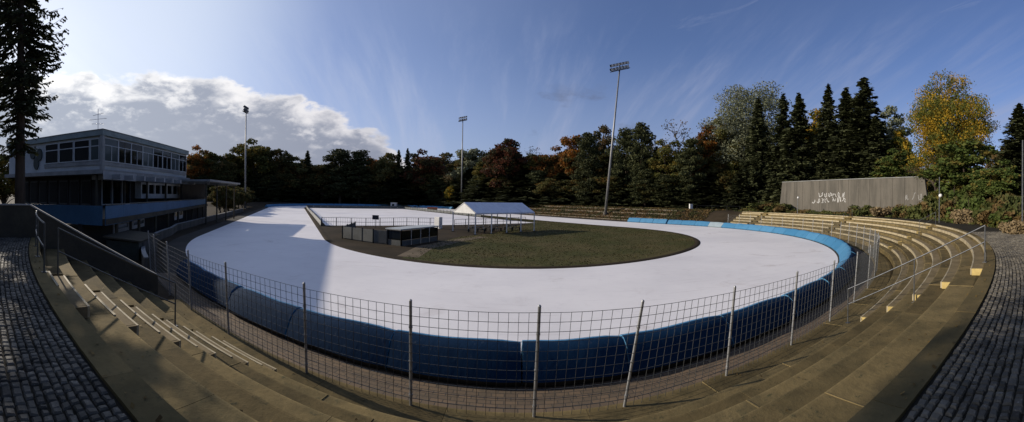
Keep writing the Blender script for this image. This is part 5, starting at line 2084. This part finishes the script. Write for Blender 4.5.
def undergrowth():
    """leafy and strawy ground cover round the top of the stand and on the slope"""
    n = 42000
    ph = rng.uniform(16, 112, n)
    r = 48.6 + rng.gamma(1.6, 4.0, n)
    r = np.where(ph < 32, r + 1.5 + (32 - ph) * .05, r)
    x = CX + r * np.sin(np.radians(ph)); y = CY - r * np.cos(np.radians(ph))
    z = np.array([ground_z(a, b) for a, b in zip(x, y)])
    clump = np.sin(x * .9 + 1.3 * np.sin(y * .5)) * np.sin(y * .8 + 1.1 * np.sin(x * .6))
    hh = (.12 + .55 * np.clip(clump, 0, 1)) * rng.uniform(.2, 1, n)
    P = np.stack([x, y, z + hh], 1)
    b, c = rand_frame(n)
    s = rng.uniform(.10, .24, (n, 1))
    me = cards_mesh('undergrowth', P, b * s * .6, c * s * .4, np.clip(.5 + .5 * clump + rng.normal(size=n) * .2, 0, 1), L['bush'])
    o = bpy.data.objects.new('undergrowth', me); COL.objects.link(o); tag(o, kind='stuff')
    # dead grass and leaves along the right bank and far bank
    n = 30000
    s_ = rng.uniform(-6, 95, n); w_ = 40 + rng.gamma(1.5, 4.5, n)
    q = np.array([ov(a, b_)[:2] for a, b_ in zip(s_, w_)])
    z = np.array([ground_z(a, b_) for a, b_ in q])
    P = np.stack([q[:, 0], q[:, 1], z + rng.uniform(.02, .22, n)], 1)
    b, c = rand_frame(n)
    s = rng.uniform(.1, .3, (n, 1))
    me = cards_mesh('dead_leaves', P, b * s * .5, c * s * .4, rng.uniform(0, 1, n), L['brown'])
    o = bpy.data.objects.new('dead_leaves', me); COL.objects.link(o); tag(o, kind='stuff')


undergrowth()
litter()


def turf():
    n = 70000
    s_ = rng.uniform(-22, 46, n); w_ = rng.uniform(-18, 22.3, n)
    qx = CX + A[0] * s_ + N[0] * w_; qy = CY + A[1] * s_ + N[1] * w_
    keep = np.zeros(n, bool)
    for (x0, y0), (x1, y1) in zip(LAWN, LAWN[1:] + LAWN[:1]):
        hit = ((y0 > qy) != (y1 > qy)) & (qx < (x1 - x0) * (qy - y0) / ((y1 - y0) if abs(y1 - y0) > 1e-9 else 1e-9) + x0)
        keep ^= hit
    edge_wear = np.sin(qx * 1.7 + np.sin(qy * 1.3)) * .5 + rng.normal(size=n) * .4
    keep &= edge_wear > -.75
    s_, w_ = s_[keep], w_[keep]
    n = len(s_)
    q = np.array([ov(a, b_)[:2] for a, b_ in zip(s_, w_)])
    clump = np.sin(q[:, 0] * .55 + 1.2 * np.sin(q[:, 1] * .4)) * np.sin(q[:, 1] * .6 + np.sin(q[:, 0] * .7))
    h = rng.uniform(.008, .025, n) * (1 + .8 * np.clip(clump, 0, 1))
    a = rng.uniform(0, 6.28, n)
    w = rng.uniform(.015, .05, n)
    U = np.stack([np.cos(a) * w, np.sin(a) * w, np.zeros(n)], 1)
    V = np.stack([rng.normal(size=n) * .03, rng.normal(size=n) * .03, h], 1)
    P = np.stack([q[:, 0], q[:, 1], .035 + h * .8], 1)
    o = bpy.data.objects.new('grass_tufts', cards_mesh('grass_tufts', P, U, V, np.clip(.5 + .45 * clump + rng.normal(size=n) * .2, 0, 1), leaf_mat('tuft', (.055, .058, .018), (.085, .074, .028), .15)))
    COL.objects.link(o); tag(o, kind='stuff')


turf()


def far_wood():
    """the closed depth of the wood behind the trees that can be told apart"""
    n = 60000
    u = rng.uniform(192, 960, n)
    d = np.array([dline(a) for a in u]) + rng.uniform(16, 60, n)
    az = (u - 512) / PXR
    x, y = d * np.sin(az), d * np.cos(az)
    hmax = 4 + d * .075 + 2.0 * np.sin(u * .13) + 1.5 * np.sin(u * .31)
    z = 1.0 + rng.uniform(0, 1, n) ** .8 * hmax
    low = rng.random(n) < .45
    z = np.where(low, rng.uniform(0, 7, n), z)
    P = np.stack([x, y, z], 1)
    b, c = rand_frame(n)
    s = np.where(low[:, None], rng.uniform(1.4, 2.6, (n, 1)), rng.uniform(.8, 1.9, (n, 1)))
    me = cards_mesh('distant_wood', P, b * s * .5, c * s * .45, rng.uniform(0, 1, n), L['dark'])
    o = bpy.data.objects.new('distant_wood', me); COL.objects.link(o); tag(o, kind='stuff')


far_wood()

bpy.context.view_layer.update()
